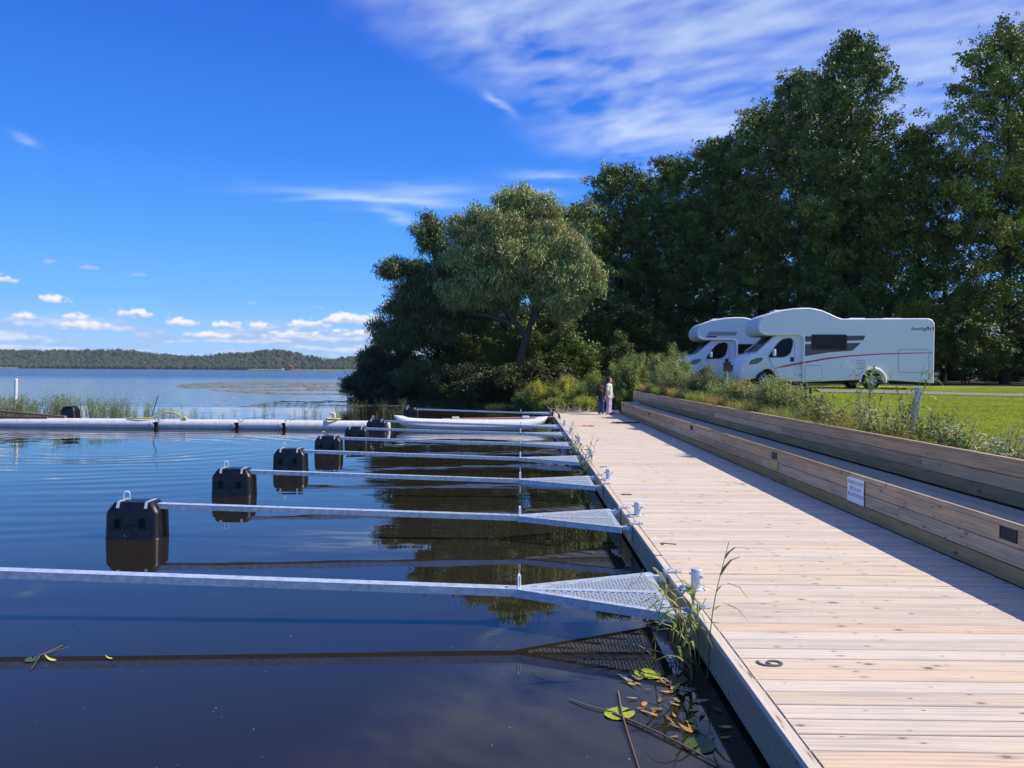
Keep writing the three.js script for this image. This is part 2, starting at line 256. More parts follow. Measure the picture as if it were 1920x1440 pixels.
// ---------------------------------------------------------------- timber
// an atlas of 16 boards, one per row: grain, knots, weathering
function woodAtlas(W, len, base, dark, grey, seed, contrast, knotRate) {
  const rows = [], R = rng(seed);
  for (let r = 0; r < 16; r++) { const kn = [], n = Math.round(len * knotRate * (.5 + R())); for (let k = 0; k < n; k++) kn.push([R() * len, .1 + R() * .8, .0035 + R() * R() * .0085, R()]); rows.push({ kn, off: R() * 90, heart: R() * 1.4 - .2, g: R() }); }
  const px = len / W;
  return tex(W, 1024, (i, j) => {
    const r = rows[j >> 6], x = i * px, v = ((j & 63) + .5) / 64; let y = v * .14, kd = 0, ring = 0;
    for (const [kx, kv, kr, ks] of r.kn) { const dx = (x - kx), dy = y - kv * .14; if (Math.abs(dx) > .26) continue; const e = Math.hypot(dx * .42, dy), push = kr * 1.1 * Math.exp(-Math.pow(dx / .07, 2)) * Math.exp(-Math.abs(dy) / .03); y += Math.sign(dy) * -push; const q = e / kr; if (q < 2.6) { kd = Math.max(kd, (1 - sstep(.55, 1.15, q)) * (.25 + .6 * ks)); ring = Math.max(ring, (1 - sstep(1, 2.6, q)) * .3); } }
    const a = (y - r.heart * .14 + .012 * noise(x * 1.1, r.off, 2) + .004 * noise(x * 5, r.off + y * 40, 4)) * 100;
    const lines = Math.pow(.5 + .5 * Math.sin(a * (2.3 + 1.1 * noise(r.off, 3)) + 4.5 * noise(a * .33, x * .6, r.off)), 2.2);
    const fine = noise(x * 9, v * 60 + r.off, 6) * .5 + noise(x * 40, v * 150, r.off) * .3, blot = fbm(x * 2.2, v * 2 + r.off * 3, r.off, 3);
    const k = clamp(contrast * (lines * .42 + fine * .55 + blot * .65) + ring), gr = clamp(r.g * .5 + blot * 1.3 + .22);
    return [0, 1, 2].map((c) => { let q = lerp(base[c], grey[c], gr); q = lerp(q, dark[c], k * .72); q *= 1 + .18 * fine; return lerp(q, dark[c] * .42, kd * .85); });
  }, { wrap: false });
}
// chamfered board: length along x, width along z, its top at y = 0; the texture row is chosen per board
function board(len, th, w, row, flip, ch = .003, u0 = 0, u1 = 1) {
  const prof = [[-w / 2, -th], [w / 2, -th], [w / 2, -ch], [w / 2 - ch, 0], [-w / 2 + ch, 0], [-w / 2, -ch]], P = [], U = [];
  const vv = (k) => { const t = [.25, .75, .96, .92, .08, .04][k]; return (row + .03 + .94 * t) / 16; };
  const add = (x, k, v) => { P.push(x, prof[k][1], prof[k][0]); U.push(flip ? u1 - (x / len + .5) * (u1 - u0) : u0 + (x / len + .5) * (u1 - u0), v ?? vv(k)); };
  for (let k = 0; k < 6; k++) { const q = (k + 1) % 6, a = -len / 2, b = len / 2; add(a, k); add(b, q); add(b, k); add(a, k); add(a, q); add(b, q); }
  for (let k = 1; k < 5; k++) { add(len / 2, 0); add(len / 2, k + 1); add(len / 2, k); add(-len / 2, 0); add(-len / 2, k); add(-len / 2, k + 1); }
  const g = new THREE.BufferGeometry(); g.setAttribute('position', new THREE.Float32BufferAttribute(P, 3)); g.setAttribute('uv', new THREE.Float32BufferAttribute(U, 2)); g.computeVertexNormals();
  const p = g.attributes.position, nn = g.attributes.normal; // outward faces
  for (let t = 0; t < p.count; t += 3) { const cx = (p.getX(t) + p.getX(t + 1) + p.getX(t + 2)) / 3, cy = (p.getY(t) + p.getY(t + 1) + p.getY(t + 2)) / 3 + th / 2, cz = (p.getZ(t) + p.getZ(t + 1) + p.getZ(t + 2)) / 3; if (nn.getX(t) * cx * 1e-3 + nn.getY(t) * cy + nn.getZ(t) * cz * .2 + (Math.abs(nn.getX(t)) > .9 ? nn.getX(t) * cx : 0) < 0) for (const at of [p, g.attributes.uv]) { const s = at.itemSize, A = at.array; for (let c = 0; c < s; c++) { const q = A[(t + 1) * s + c]; A[(t + 1) * s + c] = A[(t + 2) * s + c]; A[(t + 2) * s + c] = q; } } }
  g.computeVertexNormals(); return g;
}
const deckWood = woodAtlas(1024, 2.43, [.86, .79, .705], [.56, .475, .39], [.85, .82, .78], 3, .9, 3.0);
const benchWood = woodAtlas(2048, 4.2, [.83, .70, .54], [.52, .39, .26], [.76, .68, .57], 8, 1.0, 2.2);
const fasciaTints = [0xe8e2d8, 0xdad4ca, 0xf0e8dc];
const deckTints = [0xffffff, 0xfaf7f2, 0xfff9f0, 0xf4f1ec, 0xfff5ea].map((c) => std(c, .82, { map: deckWood }));
const benchTints = [0xffffff, 0xf2eee6, 0xe6e0d4, 0xfff6e8].map((c) => std(c, .8, { map: benchWood }));
const greyWood = woodAtlas(1024, 4.2, [.74, .68, .58], [.52, .46, .38], [.74, .70, .63], 15, .6, 1.5);
const greyTints = [0xffffff, 0xeceeee, 0xf6f2ea].map((c) => std(c, .85, { map: greyWood }));
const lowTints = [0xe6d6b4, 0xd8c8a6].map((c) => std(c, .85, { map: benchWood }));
const fasciaMats = fasciaTints.map((c) => std(c, .85, { map: greyWood }));

const Zend = -29.3;
{
  const dock = thing('boardwalk', 'long timber boardwalk of pale cross boards beside the water', 'boardwalk', [0, 0, 0]);
  const R = rng(21), geos = []; for (let k = 0; k < 32; k++) geos.push(board(2.43, .028, .1355, k & 15, k > 15, .004));
  let last = -1;
  for (let z = 2.0, i = 0; z > Zend + .07; z -= .145, i++) {
    let k; do k = Math.floor(R() * 32); while ((k & 15) === (last & 15)); last = k;
    const o = part('plank', geos[k], deckTints[Math.floor(Math.pow(R(), 1.3) * 5)], dock); o.position.set(2.415 + (R() - .5) * .006, DECK + (R() - .5) * .0024, z);
  }
  // edge timber and fascia in lengths, stringers and posts below
  const fg = []; for (let k = 0; k < 6; k++) fg.push(board(4.17, .045, .20, k * 2, k & 1).rotateX(-Math.PI / 2).rotateY(Math.PI / 2));
  const eg = []; for (let k = 0; k < 6; k++) eg.push(board(4.17, .03, .058, k * 2 + 1, k & 1).rotateY(Math.PI / 2));
  for (let i = 0; i < 8; i++) {
    const z = 1.9 - 2.09 - i * 4.2 + .0; if (z < Zend - 1) break;
    const len = Math.min(4.17, 2 * (z - Zend)); const s = len / 4.17;
    const f = part('fascia_board', fg[i % 6], fasciaMats[i % 3], dock); f.position.set(1.139, DECK - .136, z); f.scale.z = s;
    const e = part('edge_board', eg[(i + 2) % 6], deckTints[(i * 2 + 3) % 5], dock); e.position.set(1.168, DECK - .004, z); e.scale.z = s;
  }
  const dark = std(lin(.12, .095, .07), .9);
  for (const x of [1.32, 2.4, 3.5]) part('stringer', box(.07, .17, 31, x, DECK - .028 - .09, -13.8), dark, dock);
  for (let z = -1.4; z > -29.4; z -= 2.76) for (const x of [1.42, 3.3]) part('post', cyl(.07, .07, .95, x, -.75, z, 12), dark, dock);
  part('wale', box(.05, .12, 30.6, 1.30, .055, -13.9), std(lin(.16, .14, .115), .9), dock);
}

// ---------------------------------------------------------------- bench wall along the landward side
{
  const bench = thing('bench_wall', 'long timber bench with a low board backrest along the boardwalk', 'bench', [3.64, DECK, 0]);
  const R = rng(31), zA = 1.6, zB = -27.9, L = 4.2;
  const rowsOf = (name, y, x, w, th, axis, tints, off, ch = .004) => {
    const gs = {};
    let z = zA - off * L; let first = zA;
    while (first > zB + .01) {
      const end = Math.max(z > first - .3 ? z - L : z, zB), len = first - end - .004, key = len.toFixed(2), row = Math.floor(R() * 16), kk = key + row;
      gs[kk] ??= (() => { const g = board(len, th, w, row, R() < .5, ch, 0, len / L); if (axis === 'face') g.rotateX(-Math.PI / 2).rotateY(Math.PI / 2); else g.rotateY(Math.PI / 2); return g; })();
      const o = part(name, gs[kk], tints[Math.floor(R() * tints.length)], bench); o.position.set(x + (R() - .5) * .002, y, first - len / 2);
      first = end; z = end - L;
      if (first - zB < .6) { if (first > zB + .01) continue; }
    }
  };
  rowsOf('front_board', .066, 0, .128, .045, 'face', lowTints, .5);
  rowsOf('front_board', .202, 0, .132, .045, 'face', benchTints, .15);
  rowsOf('front_board', .338, 0, .132, .045, 'face', benchTints, .72);
  rowsOf('seat_nosing', .455, .030, .090, .045, 'top', benchTints, .4);
  for (let k = 0; k < 3; k++) rowsOf('seat_board', .453, .130 + k * .108, .103, .028, 'top', greyTints, [.2, .8, .5][k]);
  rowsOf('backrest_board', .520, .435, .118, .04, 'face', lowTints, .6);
  rowsOf('backrest_board', .642, .435, .118, .04, 'face', benchTints, .25);
  rowsOf('backrest_board', .764, .435, .118, .04, 'face', benchTints, .85);
  rowsOf('backrest_cap', .850, .452, .062, .024, 'top', benchTints, .35);
  const gr = greyTints[1];
  part('end_panel', box(.40, .42, .04, .24, .215, zB - .024), gr, bench); part('end_panel', box(.05, .80, .04, .455, .41, zB - .024), gr, bench);
  const dk = std(lin(.09, .075, .055), .9);
  for (let z = .5; z > zB; z -= 1.4) { part('support', box(.37, .40, .045, .24, .205, z), dk, bench); part('support', box(.03, .80, .09, .494, .41, z - .1), dk, bench); }
  // recessed step lights
  for (const z of [-.4, -5.75, -11.05, -16.4, -21.8, -27.3]) {
    const f = part('recessed_light', merged([box(.012, .095, .012, -.004, .362, z - .094), box(.012, .095, .012, -.004, .362, z + .094), box(.012, .012, .2, -.004, .41, z), box(.012, .012, .2, -.004, .314, z)]), std(lin(.03, .03, .035), .6), bench);
    part('light_cover', box(.006, .084, .176, -.0035, .362, z), std(lin(.012, .013, .018), .65), f);
  }
}

// ---------------------------------------------------------------- metals and plastics
const galvTex = tex(256, 256, (i, j) => { const v = .88 + .22 * fbm(i * .05, j * .05, 2, 3) + .14 * noise(i * .35, j * .35, 6) + .06 * noise(i, j, 3); return [v * .97, v, v * 1.03]; });
const galvRough = tex(128, 128, (i, j) => { const v = .60 + .35 * fbm(i * .09, j * .09, 4, 3); return [v, v, v]; }, { color: false });
const galv = std(lin(.88, .89, .90), 0.5, { metalness: .35, map: galvTex, roughnessMap: galvRough });
const galvBright = std(lin(.80, .81, .82), .5, { metalness: .3, map: galvTex });
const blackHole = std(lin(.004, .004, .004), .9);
const plasticTex = tex(256, 256, (i, j) => { const v = .62 + .5 * fbm(i * .03, j * .05, 7, 4) + .12 * noise(i * .7, j * .12, 2); return [v, v, v * 1.02]; });
const blackPlastic = std(lin(.013, .0135, .015), .42, { map: plasticTex });
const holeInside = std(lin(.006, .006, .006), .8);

// ---------------------------------------------------------------- mooring booms: float, beam, triangular walkway frame, hinges
function floatShell() {
  // rounded tub, chamfered at the top: rings of a rounded rectangle
  const ring = (hw, hd, r, y) => { const p = []; for (let q = 0; q < 4; q++) { const cx = (q === 0 || q === 3 ? 1 : -1) * (hw - r), cz = (q < 2 ? 1 : -1) * (hd - r); for (let k = 0; k <= 5; k++) { const a = q * Math.PI / 2 + k / 5 * Math.PI / 2; p.push([cx + Math.cos(a) * r, y, cz + Math.sin(a) * r]); } } return p; };
  const rings = [ring(.295, .165, .06, -.22), ring(.295, .165, .06, -.008), ring(.290, .16, .06, .004), ring(.283, .155, .06, .262), ring(.276, .150, .058, .285), ring(.215, .115, .05, .372), ring(.200, .105, .045, .382), ring(.01, .01, .004, .384)];
  const P = [], I = [], n = rings[0].length; rings.forEach((r, j) => r.forEach((p, k) => { P.push(...p); if (j) { const a = (j - 1) * n + k, b = (j - 1) * n + (k + 1) % n; I.push(a, a + n, b, b, a + n, b + n); } }));
  const g = new THREE.BufferGeometry(); g.setAttribute('position', new THREE.Float32BufferAttribute(P, 3)); g.setIndex(I); return toCreasedNormals(g.toNonIndexed(), .5);
}
const UVbox = (g, s = 1) => { const p = g.attributes.position, n = g.attributes.normal, u = new Float32Array(p.count * 2); for (let i = 0; i < p.count; i++) { const ax = Math.abs(n.getX(i)), ay = Math.abs(n.getY(i)), az = Math.abs(n.getZ(i)); u[i * 2] = s * (ax > ay && ax > az ? p.getZ(i) : p.getX(i)); u[i * 2 + 1] = s * (ay >= ax && ay >= az ? p.getZ(i) : p.getY(i)); } g.setAttribute('uv', new THREE.BufferAttribute(u, 2)); return g; };
const shellGeo = UVbox(floatShell(), 1.6);
const holeFrame = (x) => merged([box(.074, .012, .02, x, .214, .159), box(.074, .012, .02, x, .108, .159), box(.01, .1, .02, x - .035, .161, .159), box(.01, .1, .02, x + .035, .161, .159)]);
const emblem = merged([new THREE.TorusGeometry(.075, .004, 6, 36, 5.2).rotateZ(.9).translate(.0, .075, .1605), bar(V(-.006, .115, .161), V(.03, .045, .161), .007, .009)]);
const hoop = (x, y, z, r = .034, h = .075, t = .007) => { const p = [V(x - r, y, z)]; for (let k = 0; k <= 10; k++) { const a = Math.PI - k / 10 * Math.PI; p.push(V(x + Math.cos(a) * r, y + h + Math.sin(a) * r, z)); } p.push(V(x + r, y, z)); return taperTube(p, t, t, 8); };
const BX0 = -4.30, BX1 = -.02, yA = .372, yB = .262, yC = .246;           // beam from the float to the apex; frame on to the dock
const beamGeo = UVbox(bar(V(BX0, yA - .027, 0), V(BX1 + .04, yB - .027, 0), .095, .055), 1.3);
const sideRail = (s) => UVbox(bar(V(BX1, yB - .03, .02 * s), V(1.03, yC - .03, .505 * s), .05, .06), 1.3);
const midRail = UVbox(bar(V(BX1 + .05, yB - .026, 0), V(.985, yC - .026, 0), .06, .045), 1.3);
const crossBar = UVbox(box(.055, .05, .98, 1.0, yC - .032, 0), 1.3);
function gratingGeo(s) { // diagonal lattice clipped to the half triangle
  const list = [], inside = (x, z) => x > .13 && x < .975 && z * s > .03 && z * s < .024 + (x - BX1) * .462 - .026, y = (x) => lerp(yB, yC, (x + .02) / 1.05) - .012;
  for (const dir of [1, -1]) for (let c = -1.6; c < 2.4; c += .052) { let a = null, b = null; for (let x = .1; x <= 1; x += .006) { const z = s * .2 + dir * (x - c) * .62; if (inside(x, z)) { a ??= [x, z]; b = [x, z]; } } if (a && b[0] - a[0] > .012) list.push(bar(V(a[0], y(a[0]), a[1]), V(b[0], y(b[0]), b[1]), 0.007, .005)); }
  return merged(list);
}
const gratings = [gratingGeo(1), gratingGeo(-1)];
const hingeGeo = (s) => merged([box(.07, .05, .05, 1.045, yC - .03, .45 * s), new THREE.CylinderGeometry(.02, .02, .13, 14).rotateX(Math.PI / 2).translate(1.09, yC - .03, .45 * s), box(.06, .07, .012, 1.105, yC - .03, .45 * s + .05), box(.06, .07, .012, 1.105, yC - .03, .45 * s - .05)]);
const plateGeo = (s) => merged([box(.012, .17, .12, 1.127, .19, .45 * s), box(.115, .008, .07, 1.19, DECK + .006, .45 * s), cyl(.011, .009, .012, 1.165, DECK + .009, .45 * s - .018, 8), cyl(.011, .009, .012, 1.215, DECK + .009, .45 * s + .018, 8)]);
function makeBoom() {
  const o = new THREE.Group();
  const f = part('float', shellGeo, blackPlastic, o); f.position.set(-4.14, .006, 0);
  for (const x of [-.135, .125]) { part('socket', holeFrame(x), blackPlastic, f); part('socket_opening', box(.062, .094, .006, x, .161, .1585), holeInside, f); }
  part('moulded_mark', emblem, blackPlastic, f);
  part('beam', beamGeo, galv, o);
  part('strap', merged([box(.028, .008, .20, -4.29, .394, 0), box(.028, .008, .20, -3.99, .390, 0), box(.028, .075, .008, -4.29, .362, .125, 0, 0, -.42), box(.028, .075, .008, -3.99, .358, .125, 0, 0, -.42)]), galvBright, o);
  part('mooring_ring', hoop(0, 0, 0, .03, .08).rotateY(.6).translate(-4.26, .372, 0), galvBright, o);
  part('mooring_ring', hoop(0, 0, 0, .024, .075).rotateY(1.25).translate(-.005, yB - .004, 0), galvBright, o);
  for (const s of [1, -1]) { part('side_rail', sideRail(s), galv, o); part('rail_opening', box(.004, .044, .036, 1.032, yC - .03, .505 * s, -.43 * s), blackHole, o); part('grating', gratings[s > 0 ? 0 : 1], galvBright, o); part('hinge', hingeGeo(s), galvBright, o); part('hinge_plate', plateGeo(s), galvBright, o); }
  part('middle_rail', midRail, galv, o); part('cross_bar', crossBar, galv, o);
  return o;
}
const ord = ['nearest the camera, its float out of view', 'second from the camera, with the largest float in view', 'third from the camera', 'fourth from the camera', 'fifth from the camera', 'sixth from the camera', 'seventh from the camera, in front of the white canoe', 'farthest away, in front of the willow bank'];
const boomZ = [-5.5, -8.27, -11.04, -13.8, -16.56, -19.32, -22.08, -29.0], proto = makeBoom();
boomZ.forEach((z, i) => { const b = i ? proto.clone() : proto; b.name = numbered('mooring_boom'); b.position.set(0, 0, z); b.rotation.z = i ? (i % 3 - 1) * .0012 : 0; b.rotation.y = [0, .004, -.006, .003, .005, -.004, .002, .0][i]; scene.add(b); tag(b, 'galvanised mooring boom with black float, ' + ord[i], 'mooring boom', 'mooring booms along the boardwalk'); });

// ---------------------------------------------------------------- bollards on the dock edge
{
  const prof = [[0, .146], [.030, .146], [.036, .144], [.039, .138], [.039, .012], [.043, .010], [.062, .009], [.064, .006], [.064, 0]].map((p) => new THREE.Vector2(...p));
  const bp = new THREE.Group();
  part('post', new THREE.LatheGeometry(prof, 28), galvBright, bp);
  part('pin', merged([new THREE.CylinderGeometry(.009, .009, .14, 10).rotateX(Math.PI / 2).rotateY(.5).translate(0, .095, 0)]), galvBright, bp);
  part('base_plate', merged([box(.17, .008, .1, -.03, .005, 0), cyl(.008, .007, .01, -.095, .009, .03, 8), cyl(.008, .007, .01, -.095, .009, -.03, 8), cyl(.008, .007, .01, .045, .009, .036, 8)]), galvBright, bp);
  const lab = ['nearest the camera', 'second from the camera', 'third from the camera', 'fourth from the camera', 'fifth from the camera', 'sixth from the camera', 'seventh from the camera', 'farthest along the edge'];
  [-5.5, -8.27, -11.04, -13.8, -16.56, -19.32, -22.08, -25.4].forEach((z, i) => { const b = i ? bp.clone() : bp; b.name = numbered('bollard'); b.position.set(1.262, DECK + .002, z + .02); b.rotation.y = i * .35; scene.add(b); tag(b, 'short galvanised bollard on the boardwalk edge, ' + lab[i], 'bollard', 'bollards on the boardwalk edge'); });
}

// ---------------------------------------------------------------- berth numbers on the deck
const font = await new FontLoader().loadAsync('fonts/droid/droid_sans_bold.typeface.json');
const fontR = await new FontLoader().loadAsync('fonts/droid/droid_sans_regular.typeface.json');
{
  const m = std(lin(.16, .16, .165), .5, { metalness: .3 });
  [[6, -4.08, 'in the foreground'], [7, -6.9, 'between the first and second bollards'], [8, -9.66, 'between the second and third bollards'], [9, -12.42, 'between the third and fourth bollards'], [10, -15.18, 'between the fourth and fifth bollards'], [11, -17.94, 'between the fifth and sixth bollards']].forEach(([n, z, lab]) => {
    const g = new TextGeometry(String(n), { font: fontR, size: .13, depth: .004, curveSegments: 8, bevelEnabled: false }); g.computeBoundingBox(); const bb = g.boundingBox; g.translate(-(bb.min.x + bb.max.x) / 2, -(bb.min.y + bb.max.y) / 2, 0);
    g.rotateX(-Math.PI / 2).rotateY(Math.PI / 2);
    const o = part('berth_number', g, m, scene); o.position.set(1.335, DECK + .003, z); tag(o, `dark numeral ${n} fixed flat on the deck ${lab}`, 'number');
  });
}

// ---------------------------------------------------------------- notice and plaque on the bench front
function canvasTex(w, h, draw) { const c = document.createElement('canvas'); c.width = w; c.height = h; draw(c.getContext('2d')); const t = new THREE.CanvasTexture(c); t.colorSpace = THREE.SRGBColorSpace; return t; }
{
  const t = canvasTex(512, 360, (x) => { x.fillStyle = '#f2f3f6'; x.fillRect(0, 0, 512, 360); x.fillStyle = '#2b3350'; x.textAlign = 'center'; x.font = 'bold 66px serif'; x.fillText('HAMNAVGIFT', 256, 120); x.fillText('BETALAS I', 256, 200); x.fillText('RECEPTIONEN', 256, 280); });
  const g = new THREE.PlaneGeometry(.42, .297, 8, 4), p = g.attributes.position; for (let i = 0; i < p.count; i++) p.setZ(i, .002 + .003 * Math.sin(p.getX(i) * 9 + p.getY(i) * 4));
  g.computeVertexNormals(); const back = g.clone().rotateY(Math.PI).translate(0, 0, .0005);
  const o = part('paper_notice', g.rotateY(-Math.PI / 2), std(0xffffff, .7, { map: t }), scene); o.position.set(3.63, DECK + .288, -8.35); tag(o, 'white paper notice with three lines of text pinned to the bench front', 'notice');
  part('paper_back', back.rotateY(-Math.PI / 2), std(lin(.8, .8, .82), .8), o);
  const pl = part('plaque', rbox(.008, .13, .33, .003, 0, 0, 0), std(lin(.42, .36, .10), .5), scene); pl.position.set(3.632, DECK + .225, -11.05); tag(pl, 'small yellow plaque under a recessed light on the bench front', 'plaque');
}

// ---------------------------------------------------------------- vegetation
const leafMat = (rough = .75, tr = .35) => new THREE.MeshPhysicalMaterial({ color: 0xffffff, roughness: rough, transmission: tr, thickness: 0, ior: 1.4, side: THREE.DoubleSide });
const leafM = leafMat(.93, .35), treeLeaf = std(0xffffff, .5, { side: THREE.DoubleSide }), bladeM = leafMat(.92, .3);
const barkTex = tex(128, 256, (i, j) => { const v = .62 + .5 * fbm(i * .11, j * .03, 3, 4) + .2 * noise(i * .5, j * .12, 9); return [v, v * .95, v * .88]; });
const bark = std(lin(.085, .072, .055), .9, { map: barkTex }), barkPale = std(lin(.20, .175, .145), .9, { map: barkTex }), stemM = std(lin(.13, .13, .05), .8);
// a clump of leaves: n lozenge leaves, length L, width w, spread through an ellipsoid
function clump(seed, n, rx, ry, L, w, droop = 0) {
  const R = rng(seed), P = [], N = [];
  for (let i = 0; i < n; i++) {
    const c = V(gauss(R) * rx, gauss(R) * ry, gauss(R) * rx), d = V(gauss(R), gauss(R) * .6 - droop, gauss(R)).normalize(), up = V(gauss(R) * .7, 1, gauss(R) * .7).normalize();
    const s = d.clone().cross(up).normalize().multiplyScalar(w / 2), nn = s.clone().cross(d).normalize(), k = .75 + R() * .5, fold = nn.clone().multiplyScalar(w * .12);
    const a = c.clone().addScaledVector(d, -L * k / 2), b = c.clone().addScaledVector(d, L * k / 2), m = c.clone().addScaledVector(d, -L * .06), l = m.clone().add(s).add(fold), r = m.clone().sub(s).add(fold);
    for (const [p, q, t] of [[a, r, b], [a, b, l]]) { const fn = q.clone().sub(p).cross(t.clone().sub(p)).normalize(); for (const v of [p, q, t]) { P.push(v.x, v.y, v.z); N.push(fn.x, fn.y, fn.z); } }
  }
  const g = new THREE.BufferGeometry(); g.setAttribute('position', new THREE.Float32BufferAttribute(P, 3)); g.setAttribute('normal', new THREE.Float32BufferAttribute(N, 3)); return g;
}
const CL = {
  alder: clump(1, 26, .30, .22, .15, .115), willow: clump(3, 30, .25, .24, .19, .046, .55), round: clump(4, 26, .17, .15, .075, .05), fine: clump(5, 26, .13, .15, .10, .027, -.3), herb: clump(6, 16, .08, .09, .06, .032), pale: clump(7, 12, .07, .06, .05, .034),
};
const tone = (c, R, v = .3) => { const k = 1 + (R() - .5) * 2 * v, y = 1 + (R() - .5) * .3; return [c[0] * k * y, c[1] * k, c[2] * k]; };
const curve = (pts, n) => new THREE.CatmullRomCurve3(pts).getPoints(n);

// tall tree: straight trunk, limbs out to an uneven envelope, leaf clumps on the limbs
function tallTree({ name = 'alder_tree', label, x, z, h, R: rad, cb = .12, tr = .2, seed, n = 92, per = 50, col, lean = 0, dens = 1, group = 'tall alders behind the motorhomes', mat = bark, gap = 0 }) {
  const R = rng(seed), y0 = groundY(x, z), t = thing(name, label, 'tree', [x, y0, z], 0, group);
  const tp = []; for (let k = 0; k <= 9; k++) tp.push(V(lean * k / 9 * h * .1 + .25 * noise(k * .5, seed) * k / 5, -.2 + (h * .95 + .2) * k / 9, .25 * noise(k * .5, seed + 9) * k / 5));
  part('trunk', taperTube(tp, tr, .03, 9), mat, t);
  const at = (u) => { const f = u * 9, i = Math.min(8, Math.floor(f)); return tp[i].clone().lerp(tp[i + 1], f - i); };
  const limbs = [], leaves = [];
  for (let i = 0; i < n; i++) {
    const u = cb + (1 - cb) * Math.pow((i + R()) / n, .95), q = (u - cb) / (1 - cb), az = i * 2.39996 + R() * .7, ca = Math.cos(az), sa = Math.sin(az);
    const env = (q < .3 ? .7 + q : 1) * Math.sqrt(Math.max(.07, 1 - Math.pow(Math.max(0, q - .22) / .79, 2.3))) * rad * (.72 + .42 * R() + .35 * noise(ca * 1.1 + seed, sa * 1.1, q * 3.2));
    if (gap && R() < gap) continue;
    const s = at(u * .97), up = lerp(.35, 1.25, q) + gauss(R) * .15, e = V(s.x + ca * env, s.y + env * up, s.z + sa * env), m = s.clone().lerp(e, .5).add(V(gauss(R) * .2, env * .08, gauss(R) * .2)), c = curve([s, m, e], 5);
    limbs.push(taperTube(c, .018 + .035 * (1 - q) * tr / .2, .008, 4));
    const nn = Math.round(per * dens * clamp(env / rad, .35, 1.2) * (.6 + .8 * R())), lt = tone(col, R, .16);
    for (let k = 0; k < nn; k++) { const f = 1 - Math.pow(R(), 1.7) * .78, p = c[Math.min(5, Math.round(f * 5))].clone().lerp(e, R() * .25), w = .30 + .26 * env / rad; leaves.push([p.x + gauss(R) * w * 1.5, p.y + gauss(R) * w * .75, p.z + gauss(R) * w * 1.5, .5 + R() * R() * 1.2, R() * 6, R() * 6, R() * 6, ...tone(lt, R, .42)]); }
  }
  for (let k = 0; k < 40 * dens; k++) { const p = at(.93 + .06 * R()); leaves.push([p.x + gauss(R) * .35, p.y + gauss(R) * .6 + .2, p.z + gauss(R) * .35, .6 + R() * .4, R() * 6, R() * 6, R() * 6, ...tone(col, R, .3)]); }
  part('branches', merged(limbs), mat, t);
  instanced('crown', CL.alder, treeLeaf, leaves, t, 'stuff');
  return t;
}
// plant made of lobes: [x, y, z, rx, ry, rz, clumps]; stems: polylines from the ground
function lobed({ name, label, cat = 'tree', at, stems, sr = .1, lobes, geo, col, seed, sub = 9, tight = .34, group, stemMat = bark, size = 1, partName = 'crown', twig = .025, flat = .8 }) {
  const R = rng(seed), t = thing(name, label, cat, at, 0, group), tubes = [], leaves = [];
  stems.forEach((s, i) => tubes.push(taperTube(curve(s.map((p) => V(...p)), 12), sr * (i ? .7 : 1), sr * .22, 8)));
  part(partName === 'crown' ? 'trunk' : 'stem', merged(tubes), stemMat, t);
  const tw = [], ends = stems.map((s) => curve(s.map((p) => V(...p)), 12)).flat();
  for (const [lx, ly, lz, rx, ry, rz, cnt, tn = 1] of lobes) {
    for (let k = 0; k < sub; k++) {
      const d = V(gauss(R), gauss(R), gauss(R)).normalize().multiplyScalar(.45 + .55 * Math.sqrt(R())), c = V(lx + d.x * rx, ly + d.y * ry, lz + d.z * rz);
      let best = ends[0], bd = 1e9; for (const e of ends) { const q = e.distanceTo(c) + (e.y > c.y ? 1.5 : 0); if (q < bd) { bd = q; best = e; } }
      const mid = best.clone().lerp(c, .55).add(V(gauss(R) * bd * .06, bd * .07, gauss(R) * bd * .06)); tw.push(taperTube(curve([best, mid, c], 4), twig * (.6 + .1 * bd), twig * .25, 4));
      const lt = tone(col, R, .14), w = tight * Math.cbrt(rx * ry * rz);
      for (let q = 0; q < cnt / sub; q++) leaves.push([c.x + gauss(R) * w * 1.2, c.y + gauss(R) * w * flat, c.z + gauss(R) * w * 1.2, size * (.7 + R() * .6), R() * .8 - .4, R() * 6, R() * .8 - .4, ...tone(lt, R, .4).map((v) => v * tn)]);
    }
  }
  part(partName === 'crown' ? 'branches' : 'twigs', merged(tw), stemMat, t);
  instanced(partName, geo, treeLeaf, leaves, t, 'stuff'); return t;
}
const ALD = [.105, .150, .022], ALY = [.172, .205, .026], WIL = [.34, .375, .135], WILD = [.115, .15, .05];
// front row: left to right
tallTree({ label: 'leftmost tall alder of the row, nearest the willow', x: 8.0, z: -62, h: 17.4, R: 2.8, seed: 101, col: ALD });
tallTree({ label: 'second alder from the left, slightly taller than its left neighbour', x: 11.6, z: -60, h: 17.4, R: 2.8, seed: 102, col: ALD });
tallTree({ label: 'third alder from the left, above the smaller motorhome', x: 14.6, z: -58, h: 18.6, R: 2.7, seed: 103, col: ALD });
tallTree({ label: 'stepped alder just left of the high crowns, above the motorhome cabs', x: 17.2, z: -56, h: 20.3, R: 2.7, seed: 104, col: ALY });
tallTree({ label: 'tall alder over the larger motorhome cab', x: 19.0, z: -53, h: 21.6, R: 3.0, seed: 105, col: ALD });
tallTree({ label: 'alder filling the dip between the two highest crowns at left', x: 20.4, z: -49, h: 16.6, R: 2.4, seed: 106, col: ALD });
tallTree({ label: 'highest alder, above the middle of the larger motorhome', x: 19.9, z: -47, h: 21.6, R: 2.9, seed: 107, col: ALD });
tallTree({ label: 'lower thin alder in the notch right of the highest alder', x: 23.6, z: -46, h: 15.4, R: 2.4, seed: 108, col: ALD, gap: .25, dens: .8 });
